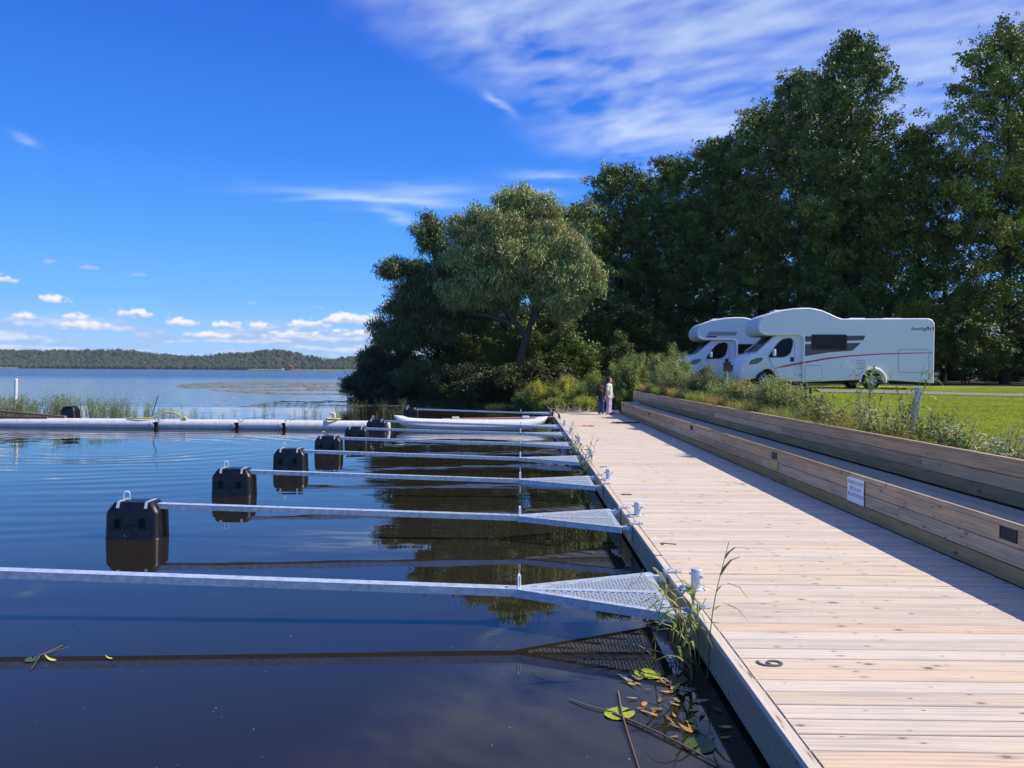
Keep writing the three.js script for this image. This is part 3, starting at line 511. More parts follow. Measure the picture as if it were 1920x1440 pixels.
tallTree({ label: 'open crowned alder at the right edge with a bare trunk behind the motorhome rear', x: 26.2, z: -42, h: 19.6, R: 3.6, seed: 109, col: ALY, tr: .26, cb: .16, gap: .12 });
tallTree({ label: 'alder cut by the right edge of the picture', x: 31, z: -43, h: 19.5, R: 3.6, seed: 110, col: ALD });
// a second row behind closes the view between the trunks
const back = [[9, -70, 14], [14, -69, 15], [18.5, -66, 17], [23, -62, 17], [26, -57, 16], [30, -55, 16], [35, -50, 18], [38, -45, 19]];
back.forEach(([x, z, h], i) => tallTree({ name: 'background_tree', label: 'dark tree standing in the shade behind the alder row', x, z, h, R: 4.2, seed: 140 + i, col: ALD, n: 60, per: 38, cb: .05, group: 'trees behind the alder row' }));
// young trees and bushes under the alders
{
  const R = rng(60), spots = [[6.5, -56], [9, -53], [11.5, -51], [14, -49.5], [16.5, -47], [19, -45], [21.5, -42.5], [23.2, -40.5], [28.4, -39.5], [30.5, -38.5], [4.4, -52], [33, -40]];
  spots.forEach(([x, z], i) => { const h = 2.6 + R() * 2.4; lobed({ name: 'understorey_bush', label: 'dim leafy bush in the shade under the alders', cat: 'bush', at: [x, groundY(x, z), z], stems: [[[0, -.1, 0], [.1, h * .4, 0], [0, h * .8, 0]], [[.1, -.1, .1], [.6, h * .4, .1], [.9, h * .7, 0]], [[-.1, -.1, 0], [-.6, h * .4, .1], [-.9, h * .7, 0]]], sr: .05, lobes: [[0, h * .55, 0, 1.7, h * .5, 1.4, 330], [.9, h * .4, .2, 1.3, h * .4, 1.2, 200]], geo: CL.alder, col: i % 3 ? ALD : ALY, seed: 300 + i, sub: 14, group: 'bushes under the alders', size: .8 }); });
}
for (let i = 0; i < 13; i++) { const x = 9 + i * 4.1, z = -76 + i * 2.6 - (i % 2) * 2, h = 6.5; lobed({ name: 'thicket', label: 'dense dark thicket closing the view under the trees', cat: 'bush', at: [x, groundY(x, z), z], stems: [[[0, -.1, 0], [.1, h * .4, 0], [0, h * .8, 0]], [[.1, -.1, .1], [1.2, h * .4, .1], [1.9, h * .7, 0]]], sr: .07, lobes: [[0, h * .5, 0, 3.0, h * .5, 1.6, 620], [1.4, h * .25, .4, 2.8, h * .3, 1.4, 420]], geo: CL.alder, col: ALD, seed: 350 + i, sub: 30, tight: .4, group: 'thickets behind the trees', size: 1.25, partName: 'foliage' }); }
tallTree({ name: 'small_alder', label: 'small tree crown peeping up between the willow and the alders', x: 4.0, z: -58, h: 13.2, R: 2.6, seed: 131, col: ALY, n: 56, group: undefined });
// the willow on the point
lobed({
  name: 'willow_tree', label: 'large silvery willow leaning over the bank, with a pale bare trunk', cat: 'tree', at: [-.2, groundY(-.2, -40), -40], sr: .27, stemMat: barkPale,
  stems: [[[0, -.4, 0], [.15, 1.2, 0], [.55, 2.6, -.1], [.95, 4.2, -.2], [1.1, 6.0, -.3]], [[.5, 2.3, -.1], [-.2, 3.2, 0], [-1.0, 4.2, .2], [-1.8, 6.2, .2]], [[.7, 3.1, -.1], [1.5, 4.4, .2], [2.4, 5.4, .2]], [[.9, 4.0, -.2], [.3, 5.6, .1], [-.2, 7.6, 0]], [[-.3, 3.0, 0], [-1.5, 3.4, .2], [-2.6, 3.5, .3]]],
  lobes: [[-1.1, 8.3, 0, 1.5, 1.3, 1.5, 900], [.9, 8.1, -.2, 1.4, 1.3, 1.4, 800], [-2.3, 6.7, .1, 1.3, 1.4, 1.4, 760], [.0, 6.7, .6, 1.6, 1.2, 1.4, 800], [2.3, 6.5, .1, 1.4, 1.3, 1.4, 780], [3.2, 5.3, .1, 1.0, 1.1, 1.1, 480], [1.9, 4.9, .5, 1.1, .8, 1.0, 300], [-1.7, 5.2, .5, 1.3, .8, 1.1, 420], [-2.9, 4.6, .2, 1.0, .8, 1, 300], [.3, 9.4, 0, .8, .6, .8, 220], [-3.0, 7.9, 0, .7, .7, .7, 150], [1.0, 5.5, -.1, 1.6, 1.0, 1.2, 480], [-.3, 5.0, -.7, 1.7, 1.2, 1.0, 480], [2.2, 4.2, -.3, 1.2, .8, 1.0, 260]],
  geo: CL.willow, col: WIL, seed: 201, sub: 26, tight: .34,
});
lobed({
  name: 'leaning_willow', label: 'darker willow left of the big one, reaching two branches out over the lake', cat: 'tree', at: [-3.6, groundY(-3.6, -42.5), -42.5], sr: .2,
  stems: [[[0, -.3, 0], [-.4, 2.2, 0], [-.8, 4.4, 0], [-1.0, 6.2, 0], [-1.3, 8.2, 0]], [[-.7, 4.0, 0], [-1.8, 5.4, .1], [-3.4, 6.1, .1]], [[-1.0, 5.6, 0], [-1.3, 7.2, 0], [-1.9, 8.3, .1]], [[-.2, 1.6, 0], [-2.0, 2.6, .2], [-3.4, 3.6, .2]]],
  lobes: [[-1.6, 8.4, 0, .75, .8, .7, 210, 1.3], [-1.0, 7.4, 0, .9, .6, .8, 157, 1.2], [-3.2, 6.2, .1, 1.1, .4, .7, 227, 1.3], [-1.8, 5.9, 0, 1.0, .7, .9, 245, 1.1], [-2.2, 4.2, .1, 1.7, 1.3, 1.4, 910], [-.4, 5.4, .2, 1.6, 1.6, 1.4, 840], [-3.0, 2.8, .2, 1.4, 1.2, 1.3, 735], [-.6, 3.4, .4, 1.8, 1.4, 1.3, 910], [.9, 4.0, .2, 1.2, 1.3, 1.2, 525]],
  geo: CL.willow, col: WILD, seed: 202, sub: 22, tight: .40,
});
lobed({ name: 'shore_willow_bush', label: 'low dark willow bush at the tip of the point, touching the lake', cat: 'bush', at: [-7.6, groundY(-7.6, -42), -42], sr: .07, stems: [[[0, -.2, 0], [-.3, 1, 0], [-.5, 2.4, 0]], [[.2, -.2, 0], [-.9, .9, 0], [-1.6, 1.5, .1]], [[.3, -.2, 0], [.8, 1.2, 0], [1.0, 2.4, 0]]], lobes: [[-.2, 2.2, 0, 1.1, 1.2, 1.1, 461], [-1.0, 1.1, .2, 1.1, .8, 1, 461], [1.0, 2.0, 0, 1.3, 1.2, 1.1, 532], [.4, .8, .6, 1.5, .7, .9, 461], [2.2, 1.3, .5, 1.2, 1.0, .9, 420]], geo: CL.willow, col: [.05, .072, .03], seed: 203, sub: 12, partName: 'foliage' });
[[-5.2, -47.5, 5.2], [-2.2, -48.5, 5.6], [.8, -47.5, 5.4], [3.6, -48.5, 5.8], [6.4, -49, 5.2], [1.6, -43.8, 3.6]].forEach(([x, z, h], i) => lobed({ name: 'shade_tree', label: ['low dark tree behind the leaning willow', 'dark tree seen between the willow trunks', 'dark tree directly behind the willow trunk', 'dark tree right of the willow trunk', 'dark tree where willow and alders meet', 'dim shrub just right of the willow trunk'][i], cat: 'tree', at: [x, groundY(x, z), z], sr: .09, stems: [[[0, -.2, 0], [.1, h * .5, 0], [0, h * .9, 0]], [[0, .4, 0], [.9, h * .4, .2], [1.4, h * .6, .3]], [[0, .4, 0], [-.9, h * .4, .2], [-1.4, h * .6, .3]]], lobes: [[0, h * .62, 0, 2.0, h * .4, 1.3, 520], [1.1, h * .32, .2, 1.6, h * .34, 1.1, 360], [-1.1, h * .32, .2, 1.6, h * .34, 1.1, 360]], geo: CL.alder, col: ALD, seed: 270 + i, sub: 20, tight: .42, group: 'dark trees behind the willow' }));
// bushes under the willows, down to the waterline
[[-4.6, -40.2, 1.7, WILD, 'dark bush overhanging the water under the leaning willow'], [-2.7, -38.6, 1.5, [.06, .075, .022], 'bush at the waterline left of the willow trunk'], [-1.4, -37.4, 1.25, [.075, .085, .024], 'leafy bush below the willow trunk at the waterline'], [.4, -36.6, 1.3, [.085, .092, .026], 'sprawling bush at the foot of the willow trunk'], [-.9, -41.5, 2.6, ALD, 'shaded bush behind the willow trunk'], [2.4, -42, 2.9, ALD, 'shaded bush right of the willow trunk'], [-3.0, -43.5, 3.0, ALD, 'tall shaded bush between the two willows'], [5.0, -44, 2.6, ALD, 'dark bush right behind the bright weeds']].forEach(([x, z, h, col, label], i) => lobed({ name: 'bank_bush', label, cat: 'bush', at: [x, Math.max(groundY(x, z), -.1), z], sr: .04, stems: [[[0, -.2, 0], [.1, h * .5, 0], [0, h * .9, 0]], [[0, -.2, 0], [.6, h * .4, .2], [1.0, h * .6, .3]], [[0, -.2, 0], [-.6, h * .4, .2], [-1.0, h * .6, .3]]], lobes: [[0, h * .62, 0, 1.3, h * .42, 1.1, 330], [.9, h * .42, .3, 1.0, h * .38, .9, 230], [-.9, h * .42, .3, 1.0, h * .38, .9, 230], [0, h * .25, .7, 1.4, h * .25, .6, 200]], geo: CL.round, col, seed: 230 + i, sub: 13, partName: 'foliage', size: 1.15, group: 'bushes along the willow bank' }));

// upright herbs: a fan of stems with leaf clumps up each stem
function herb({ name = 'weed', label, x, z, h, w, n, geo, col, seed, group, size = 1, from = .12, cat = 'plant', y }) {
  const R = rng(seed), t = thing(name, label, cat, [x, y ?? groundY(x, z), z], 0, group), tubes = [], leaves = [];
  for (let i = 0; i < n; i++) {
    const a = R() * 6.283, r = Math.sqrt(R()) * w, hh = h * (.62 + .45 * R()) * (1 - .35 * (r / w) * (r / w)), b = V(Math.cos(a) * r * .35, -.06, Math.sin(a) * r * .35), e = V(Math.cos(a) * r, hh, Math.sin(a) * r), m = b.clone().lerp(e, .5).add(V(gauss(R) * .04, hh * .06, gauss(R) * .04)), c = curve([b, m, e], 5);
    tubes.push(taperTube(c, .006, .002, 3)); const lt = tone(col, R, .2), k = Math.round(hh * 11);
    for (let q = 0; q < k; q++) { const f = from + (1 - from) * (q + R()) / k, p = c[Math.floor(f * 5)].clone().lerp(c[Math.min(5, Math.floor(f * 5) + 1)], f * 5 % 1); leaves.push([p.x + gauss(R) * .05, p.y, p.z + gauss(R) * .05, size * (1.15 - .55 * f) * (.7 + .6 * R()), R() * .7 - .35, R() * 6, R() * .7 - .35, ...tone(lt, R, .25)]); }
  }
  part('stems', merged(tubes), stemM, t); instanced('leaves', geo, leafM, leaves, t, 'stuff'); return t;
}
const MUG = [.31, .35, .10], YEL = [.44, .45, .05], GRN = [.16, .22, .045], RUST = [.42, .26, .075], PALE = [.40, .42, .16];
// bright bushes beyond the end of the boardwalk and along the back of the bench
[[.9, -33.6, 1.35, .8, YEL, 'yellow green bush at the water beyond the boardwalk end'], [2.0, -33.0, 1.5, .95, YEL, 'bright yellow green bush left of the two children'], [3.2, -32.2, 1.6, .9, [.34, .39, .06], 'tall green bush directly behind the two children'], [4.5, -31.4, 1.75, 1.0, [.31, .37, .08], 'tall feathery bush behind the far end of the bench'], [5.7, -29.6, 1.7, 1.0, [.29, .35, .085], 'high bush right of the far bench end'], [.2, -34.8, .9, .7, GRN, 'low bank plant by the farthest mooring boom'], [2.6, -30.8, .8, .7, YEL, 'low bright plant just past the last deck board'], [1.3, -31.3, .7, .6, [.28, .31, .06], 'low weed at the left corner of the boardwalk end']].forEach(([x, z, h, w, col, label], i) => herb({ name: 'bright_bush', label, x, z, h, w, n: 46, geo: CL.fine, col, seed: 400 + i, size: 1.35, cat: 'bush', y: Math.max(.05, groundY(x, z)) }));
herb({ name: 'leafy_sapling', label: 'glossy broad leaved sapling beside the far bench end', x: 3.95, z: -29.2, h: .95, w: .45, n: 18, geo: CL.herb, col: [.15, .22, .03], seed: 420, size: 1.6, cat: 'plant', y: .3 });
[[4.85, -25.5, 1.0, .75, MUG, 'mugwort clump behind the bench, fifth along from the boardwalk end'], [4.75, -23.0, .75, .7, [.30, .31, .09], 'greyish weed clump behind the far third of the bench'], [4.95, -20.6, .85, .8, [.19, .23, .08], 'dark rounded mugwort bush below the smaller motorhome'], [5.0, -18.3, .55, .6, MUG, 'low mugwort under the signpost'], [4.75, -16.4, .6, .5, [.30, .31, .08], 'small weed clump among the rusty grass'], [4.75, -14.2, .70, .6, MUG, 'grey green mugwort clump hiding the front wheel of the larger motorhome'], [5.3, -15.3, .5, .5, MUG, 'mugwort clump just behind the larger grey green clump']].forEach(([x, z, h, w, col, label], i) => herb({ name: 'mugwort', label, x, z, h, w, n: 44, geo: CL.fine, col, seed: 440 + i, size: 1.1, group: 'mugwort behind the bench' }));
[[4.85, -10.2, .62, .5, PALE, 'pale leaved weed at the foot of the tall reeds'], [5.15, -9.6, .42, .4, [.27, .31, .10], 'weed around the foot of the white post'], [4.95, -8.75, .34, .34, PALE, 'pale leaved weed right of the white post'], [4.72, -7.45, .36, .34, [.38, .40, .20], 'small silvery leaved plant near the right edge of the picture'], [4.7, -11.8, .5, .4, [.30, .32, .10], 'weed left of the tall reeds'], [4.85, -12.9, .5, .4, GRN, 'green weed by the old wooden posts']].forEach(([x, z, h, w, col, label], i) => herb({ label, x, z, h, w, n: 22, geo: CL.pale, col, seed: 470 + i, size: 1.15, group: 'weeds behind the bench' }));

// blades: reeds and grasses
function bladeGeo(L, w, bend, seg = 4) { const P = [], I = []; for (let k = 0; k <= seg; k++) { const t = k / seg, ww = w * (t < .25 ? .6 + t * 1.6 : Math.pow(1 - (t - .25) / .75, .8) + .02) / 2, a = bend * t * t; P.push(-ww, L * t * Math.cos(a * .8), L * t * Math.sin(a), ww, L * t * Math.cos(a * .8), L * t * Math.sin(a)); if (k) { const q = k * 2; I.push(q - 2, q - 1, q + 1, q - 2, q + 1, q); } } const g = new THREE.BufferGeometry(); g.setAttribute('position', new THREE.Float32BufferAttribute(P, 3)); g.setIndex(I); const f = g.toNonIndexed(); f.computeVertexNormals(); return f; }
function tuft(seed, n, L, w, spread, bend) { const R = rng(seed), l = []; for (let i = 0; i < n; i++) l.push(bladeGeo(L * (.55 + .6 * R()), w, bend * (.4 + R())).rotateX(gauss(R) * .22).rotateY(R() * 6.28).translate(gauss(R) * spread, 0, gauss(R) * spread)); return merged(l); }
{ // mown lawn, dry border grass
  const R = rng(71), lawn = [], dry = [], g1 = tuft(1, 9, .06, .006, .04, .9), g2 = tuft(2, 10, .26, .006, .06, .8);
  for (let i = 0; i < 60000; i++) { const z = -7 - 25 * Math.pow(R(), .8), x = 4.9 + R() * (-z * .72 - 3.2); if (x > 24) continue; const px = x, s = noise(x * .5, z * .9, 4), v = .85 + .3 * s + R() * .3; lawn.push([px, groundY(x, z) - .004, z, .75 + R() * .6, 0, R() * 6, 0, 0.40 * v, .45 * v, .018 * v]); }
  tag(instanced('lawn_grass', g1, bladeM, lawn, scene, 'stuff'), 'short bright mown grass of the lawn', 'grass');
  for (let i = 0; i < 4200; i++) { const z = -4 - 26 * Math.pow(R(), .85), x = 4.24 + Math.pow(R(), 1.6) * 1.25, n = fbm(x * .8, z * .45, 6, 3), c = n > .16 ? RUST : n > .0 ? [.36, .33, .07] : [.26, .31, .05]; dry.push([x, groundY(x, z) - .02, z, (.55 + R() * .75) * lerp(.5, 1.1, sstep(-8, -15, z)), 0, R() * 6, 0, ...tone(c, R, .25)]); }
  tag(instanced('border_grass', g2, bladeM, dry, scene, 'stuff'), 'uncut rusty and green grass along the back of the bench', 'grass');
  const bank = []; for (let i = 0; i < 3600; i++) { const z = -29.6 - 14 * R(), x = shoreX(z) - .5 + R() * R() * 6; bank.push([x, Math.max(-.05, groundY(x, z)) - .03, z, 1.0 + R() * 1.0, 0, R() * 6, 0, ...tone(R() < .3 ? [.2, .19, .06] : [.10, .125, .03], R, .3)]); }
  tag(instanced('bank_grass', g2, bladeM, bank, scene, 'stuff'), 'tall grass and sedge along the willow bank', 'grass');
}
// a reed stalk: stem with alternate leaves
function reedGeo(seed, h, lean, n = 6) { const R = rng(seed), a = R() * 6.28, p = [V(0, -.25, 0), V(Math.cos(a) * lean * .3, h * .5, Math.sin(a) * lean * .3), V(Math.cos(a) * lean, h, Math.sin(a) * lean)], c = curve(p, 8), l = [taperTube(c, .0045, .002, 5)]; for (let i = 0; i < n; i++) { const f = .22 + .78 * (i + .5) / n, q = c[Math.round(f * 8)], L = (.16 + .16 * R()) * (h > .8 ? 1.2 : 1); l.push(bladeGeo(L, .024, .7 + R() * .7).rotateX(.45 + R() * .35).rotateY(R() * 6.28).translate(q.x, q.y, q.z)); } return merged(l); }
function reeds({ label, x, z, y, h, n, w, seed, col = [.135, .165, .05], group, lean = .12 }) { const R = rng(seed), t = thing('reed_clump', label, 'reeds', [x, y, z], 0, group); for (let i = 0; i < n; i++) { const m = leafMat(.92, .25); m.color.setRGB(...tone(col, R, .35)); const o = part('reed_stalk', reedGeo(seed * 7 + i, h * (.6 + .5 * R()), lean * (.4 + R()), 5 + Math.floor(R() * 3)), m, t); o.position.set(gauss(R) * w, 0, gauss(R) * w); } return t; }
reeds({ label: 'reed clump growing up beside the nearest boom hinge', x: .98, z: -4.75, y: 0, h: .46, n: 8, w: .14, seed: 501, col: [.21, .25, .07] });
reeds({ label: 'single tall reed stalk leaning over the foreground deck edge', x: 1.06, z: -4.55, y: 0, h: .86, n: 2, w: .04, seed: 502, lean: .22, col: [.27, .26, .085] });
reeds({ label: 'reed clump at the deck edge between the third and fourth bollards', x: 1.06, z: -12.6, y: 0, h: .78, n: 6, w: .09, seed: 503, lean: .2, col: [.25, .28, .09] });
reeds({ label: 'thin reed stalks at the deck edge by the fifth bollard', x: 1.08, z: -15.6, y: 0, h: .8, n: 3, w: .06, seed: 504, col: [.28, .29, .12] });
reeds({ label: 'tall broad leaved reeds behind the bench, in front of the rear wheel', x: 4.72, z: -10.6, y: groundY(4.72, -10.6), h: 1.0, n: 9, w: .16, seed: 505, lean: .25, col: [.23, .31, .08] });
reeds({ label: 'reeds sticking up behind the white post', x: 5.0, z: -9.9, y: groundY(5, -9.9), h: .85, n: 5, w: .14, seed: 506, lean: .25, col: [.23, .31, .08] });
{ // reed bed beyond the floating pipe, far reed stems
  const R = rng(80), bed = [], sp = [], g = merged([0, 1, 2, 3, 4, 5].map((k) => reedGeo(700 + k, .75 + .1 * k, .2, 6).translate((k % 3) * .09 - .1, 0, (k >> 1) * .09 - .1)));
  for (let i = 0; i < 420; i++) { const x = -19.5 + Math.pow(R(), 1.3) * 9.3, z = -24.6 - R() * 3.4, k = sstep(-10.2, -15.5, x); if (R() > .25 + .75 * k) continue; bed.push([x, 0, z, (.30 + .42 * k) * (.5 + .7 * R()), 0, R() * 6, 0, ...tone(R() < .2 ? [.28, .25, .1] : [.17, .23, .075], R, .25)]); }
  tag(instanced('reed_bed', g, bladeM, bed, scene, 'stuff'), 'green reed bed behind the floating pipe at the left', 'reeds');
  for (let i = 0; i < 46; i++) { sp.push([-10.6 + R() * 6.4, 0, -26 - R() * 7, .25 + R() * .4, 0, R() * 6, 0, ...tone([.13, .17, .06], R, .25)]); }
  tag(instanced('sparse_reeds', g, bladeM, sp, scene, 'stuff'), 'thin scattered reeds standing in the water beyond the pipe', 'reeds');
  // floating leaf patches out on the lake
  const pad = new THREE.CircleGeometry(1, 9).rotateX(-Math.PI / 2), pads = [], pads2 = [];
  for (let i = 0; i < 26000; i++) { const z = -56 - 56 * R(), t = (-z - 56) / 56, xl = lerp(-24, -48, Math.pow(t, .8)) + 9 * Math.pow(Math.abs(t - .45) * 1.9, 2), x = xl + R() * (lerp(-12, -20, t) - xl); if (fbm(x * .12, z * .12, 5, 3) < -.06 || R() < .15 * t) continue; pads.push([x, .006 + R() * .012, z, .10 + R() * .11, gauss(R) * .03, R() * 6, gauss(R) * .03, ...tone([.13, .15, .055], R, .3)]); }
  tag(instanced('lily_pad_field', pad, bladeM, pads, scene, 'stuff'), 'broad patch of floating leaves out on the lake', 'lily pads');
  for (let i = 0; i < 2600; i++) { const z = -36.6 - 8 * R(), x = -13.6 + R() * 11; if (fbm(x * .25, z * .5, 9, 3) < .02) continue; pads2.push([x, .006 + R() * .01, z, .06 + R() * .07, gauss(R) * .04, R() * 6, gauss(R) * .04, ...tone([.12, .14, .05], R, .3)]); }
  tag(instanced('lily_pad_strip', pad, bladeM, pads2, scene, 'stuff'), 'narrow strip of floating leaves beyond the pipe', 'lily pads');
}

// ---------------------------------------------------------------- motorhomes
const rubber = std(lin(.018, .018, .019), .8), alloy = std(lin(.55, .56, .58), .35, { metalness: .8 }), vanWhite = new THREE.MeshPhysicalMaterial({ color: lin(.82, .83, .85), roughness: .38, clearcoat: .5, clearcoatRoughness: .15 }), bodyWhite = std(lin(.80, .815, .84), .42), trim = std(lin(.84, .85, .86), .35), darkGrey = std(lin(.095, .092, .092), .5), midGrey = std(lin(.33, .34, .36), .5), red = std(lin(.50, .015, .035), .45), seam = std(lin(.10, .105, .11), .6), under = std(lin(.012, .012, .012), .9), blackTrim = std(lin(.014, .014, .016), .45), glass = new THREE.MeshPhysicalMaterial({ color: lin(.012, .014, .016), roughness: .08, specularIntensity: .35 }), lampGlass = new THREE.MeshPhysicalMaterial({ color: lin(.06, .065, .075), roughness: .1, clearcoat: 1 }), lampRed = std(lin(.45, .02, .02), .25);
const C = (p) => [(p[0] - 440) / 168, (577 - p[1]) / 168];                // measured side drawing -> metres, x rearward from the nose, y up
const shp = (pts) => new THREE.Shape(pts.map((p) => new THREE.Vector2(...C(p))));
const slab = (pts, z0, th) => new THREE.ExtrudeGeometry(shp(pts), { depth: th, bevelEnabled: false }).translate(0, 0, z0);
const rrect = (x0, y0, x1, y1, r) => { const p = []; for (const [cx, cy, a] of [[x1 - r, y1 - r, 0], [x0 + r, y1 - r, 1], [x0 + r, y0 + r, 2], [x1 - r, y0 + r, 3]]) for (let k = 0; k <= 4; k++) { const t = (a + k / 4) * Math.PI / 2; p.push([cx + Math.cos(t) * r, cy + Math.sin(t) * r]); } return p; };
const outline = (pts, z, t, closed = true) => { const v = pts.map((p) => V(...C(p), z)); if (closed) v.push(v[0].clone()); return taperTube(v, t, t, 5); };
const arc = (cx, cy, r, a0, a1, n = 14) => { const p = []; for (let k = 0; k <= n; k++) { const a = lerp(a0, a1, k / n); p.push([cx + Math.cos(a) * r, cy - Math.sin(a) * r]); } return p; };
function wheel(parent, cx, z, turned) {
  const [x, y] = C([cx, 577]), r = .335, g = new THREE.Group(); g.name = 'wheel'; g.position.set(x, r, z); parent.add(g);
  part('tyre', new THREE.LatheGeometry([[.2, -.1], [.29, -.105], [.325, -.085], [.335, -.05], [.335, .05], [.325, .085], [.29, .105], [.2, .1]].map((p) => new THREE.Vector2(...p)), 36).rotateX(Math.PI / 2), rubber, g);
  const sp = [new THREE.TorusGeometry(.2, .018, 8, 36).translate(0, 0, .085), new THREE.CylinderGeometry(.045, .045, .03, 14).rotateX(Math.PI / 2).translate(0, 0, .07)];
  for (let k = 0; k < 6; k++) for (const s of [-.16, .16]) { const a = k * Math.PI / 3 + turned; sp.push(bar(V(Math.cos(a) * .03, Math.sin(a) * .03, .07), V(Math.cos(a + s) * .2, Math.sin(a + s) * .2, .08), .02, .032)); }
  part('rim', merged(sp), alloy, g); part('brake_disc', new THREE.CylinderGeometry(.2, .2, .02, 28).rotateX(Math.PI / 2), under, g);
}
function motorhome(label, pos, turn, v) {
  const t = thing('motorhome', label, 'motorhome', pos, turn), W = 2.28;
  // living body with overcab bulge
  const top = [[1738, 165], [1735, 152], [1727, 141], [1715, 134], [1700, 131], [1145, 135], [1105, 122], [1060, 101], [1010, 81], [970, 71], [930, 66], [880, 66], [820, 70], [760, 78], [700, 91], [655, 106], [628, 122], [610, 145], [603, 170], [605, 195], [616, 213], [636, 224], [660, 227], [870, 227], [886, 232], [896, 245], [898, 262]];
  const rearArch = arc(1348, 525, 80, 0, Math.PI).reverse();
  const body = new THREE.ExtrudeGeometry(shp([...top, [898, 524], ...rearArch.filter((p) => p[1] < 524), [1738, 524]]), { depth: W - .1, bevelEnabled: true, bevelThickness: .05, bevelSize: .045, bevelSegments: 3, curveSegments: 4 }).translate(0, 0, -W + .05);
  part('body', body, bodyWhite, t);
  const [ux0] = C([600, 0]), [ux1] = C([1735, 0]); part('underbody', box(ux1 - ux0 - .1, .2, 1.9, (ux0 + ux1) / 2, .36, -W / 2), under, t);
  // cab: side drawing swept across the width, nose rounded in plan
  const cabW = 2.02, zc = -W / 2, bend = (g) => { const p = g.attributes.position; for (let i = 0; i < p.count; i++) { const x = p.getX(i), q = Math.pow(Math.abs((p.getZ(i) - zc) / (cabW / 2)), 2.4), f = sstep(2.3, -.1, x); p.setX(i, x + q * .36 * f); p.setZ(i, lerp(p.getZ(i), zc, .07 * f + .06 * sstep(.9, 2.2, p.getY(i)))); } g.computeVertexNormals(); return g; };
  const frontArch = arc(645, 522, 78, 0, Math.PI).filter((p) => p[1] < 520).reverse();
  const cabOutline = [[905, 524], [905, 232], [735, 236], [700, 243], [552, 352], [520, 362], [480, 384], [452, 408], [440, 436], [434, 470], [436, 505], [446, 520], ...frontArch, [724, 524]];
  const cg = new THREE.ExtrudeGeometry(shp(cabOutline), { depth: cabW - .12, steps: 14, bevelEnabled: true, bevelThickness: .06, bevelSize: .03, bevelSegments: 3 }).translate(0, 0, zc - cabW / 2 + .06);
  part('cab', toCreasedNormals(bend(cg), .7), vanWhite, t);
  const sweep = (a, b, off, m, name, z0 = -.92, z1 = .92, n = 16) => { const P = [], I = [], A = V(...C(a), 0), B = V(...C(b), 0), d = B.clone().sub(A).normalize(), nn = V(-Math.abs(d.y), Math.abs(d.x), 0).multiplyScalar(off); for (let k = 0; k <= n; k++) { const z = zc + lerp(z0, z1, k / n) * cabW / 2; for (const q of [A, B]) P.push(q.x + nn.x, q.y + nn.y, z); if (k) { const w = k * 2; I.push(w - 2, w, w - 1, w - 1, w, w + 1); } } const g = new THREE.BufferGeometry(); g.setAttribute('position', new THREE.Float32BufferAttribute(P, 3)); g.setIndex(I); return part(name, bend(g), m, t); };
  sweep([694, 250], [566, 344], .085, glass, 'windscreen'); sweep([447, 428], [436, 470], .09, blackTrim, 'grille', -.62, .62); sweep([437, 480], [436, 498], .085, midGrey, 'number_plate', -.28, .28, 4);
  part('wiper', merged([bar(V(...C([575, 348]), zc + .7), V(...C([520, 352]), zc + .1), .012, .012), bar(V(...C([545, 352]), zc + .75), V(...C([590, 326]), zc + .2), .012, .012)]), blackTrim, t);
  const side = zc + cabW / 2 + .002;                                      // plane of the cab side
  const sideSlab = (pts, off, th) => bend(slab(pts, side - .02 + off, th + .02));
  const win = part('side_window', sideSlab([[650, 372], [668, 348], [705, 305], [735, 277], [762, 259], [808, 251], [826, 256], [833, 268], [830, 300], [818, 342], [795, 362], [765, 371]], .004, .004), glass, t);
  part('window_rubber', bend(outline([[650, 372], [668, 348], [705, 305], [735, 277], [762, 259], [808, 251], [826, 256], [833, 268], [830, 300], [818, 342], [795, 362], [765, 371]], side + .004, .014)), blackTrim, win); part('window_divider', sideSlab([[704, 306], [712, 300], [712, 371], [704, 371]], .008, .006), blackTrim, win);
  const door = part('cab_door', sideSlab([[652, 380], [830, 374], [846, 400], [846, 505], [742, 515], [722, 470], [690, 440]], .001, .004), vanWhite, t);
  part('door_seam', bend(merged([outline([[652, 380], [690, 440], [722, 470], [742, 515], [846, 505], [846, 300], [838, 262]], side + .003, .006, false)])), seam, door); part('door_handle', sideSlab(rrect(815, 372, 838, 402, 8), .006, .02), blackTrim, door);
  part('headlight', sideSlab([[488, 418], [505, 396], [545, 382], [596, 378], [590, 392], [562, 410], [520, 418]], .006, .012), lampGlass, t); part('headlight_surround', bend(outline([[488, 418], [505, 396], [545, 382], [596, 378], [590, 392], [562, 410], [520, 418]], side + .006, .012)), blackTrim, t);
  const mir = part('mirror', rbox(.10, .26, .2, .04, ...C([702, 345]), side + .16, 3), vanWhite, t); part('mirror_arm', box(.06, .07, .16, ...C([690, 362]), side + .05), blackTrim, mir); part('mirror_glass', box(.006, .2, .15, C([702, 345])[0] + .052, C([702, 345])[1], side + .16), lampGlass, mir);
  part('wheel_arch_lining', merged([slab(arc(645, 522, 76, 0, Math.PI), -.6, .3), slab(arc(645, 522, 76, 0, Math.PI), -W + .3, .3), slab(arc(1348, 525, 78, 0, Math.PI), -.5, .3), slab(arc(1348, 525, 78, 0, Math.PI), -W + .2, .3)]), under, t);
  part('arch_flare', taperTube(arc(1348, 525, 84, -.05, Math.PI + .05, 18).map((p) => V(...C(p), .045)), .045, .045, 8), trim, t);
  for (const [cx, tw] of [[645, .3], [1348, .1]]) { wheel(t, cx, -.16, tw); wheel(t, cx, -W + .16, tw); }
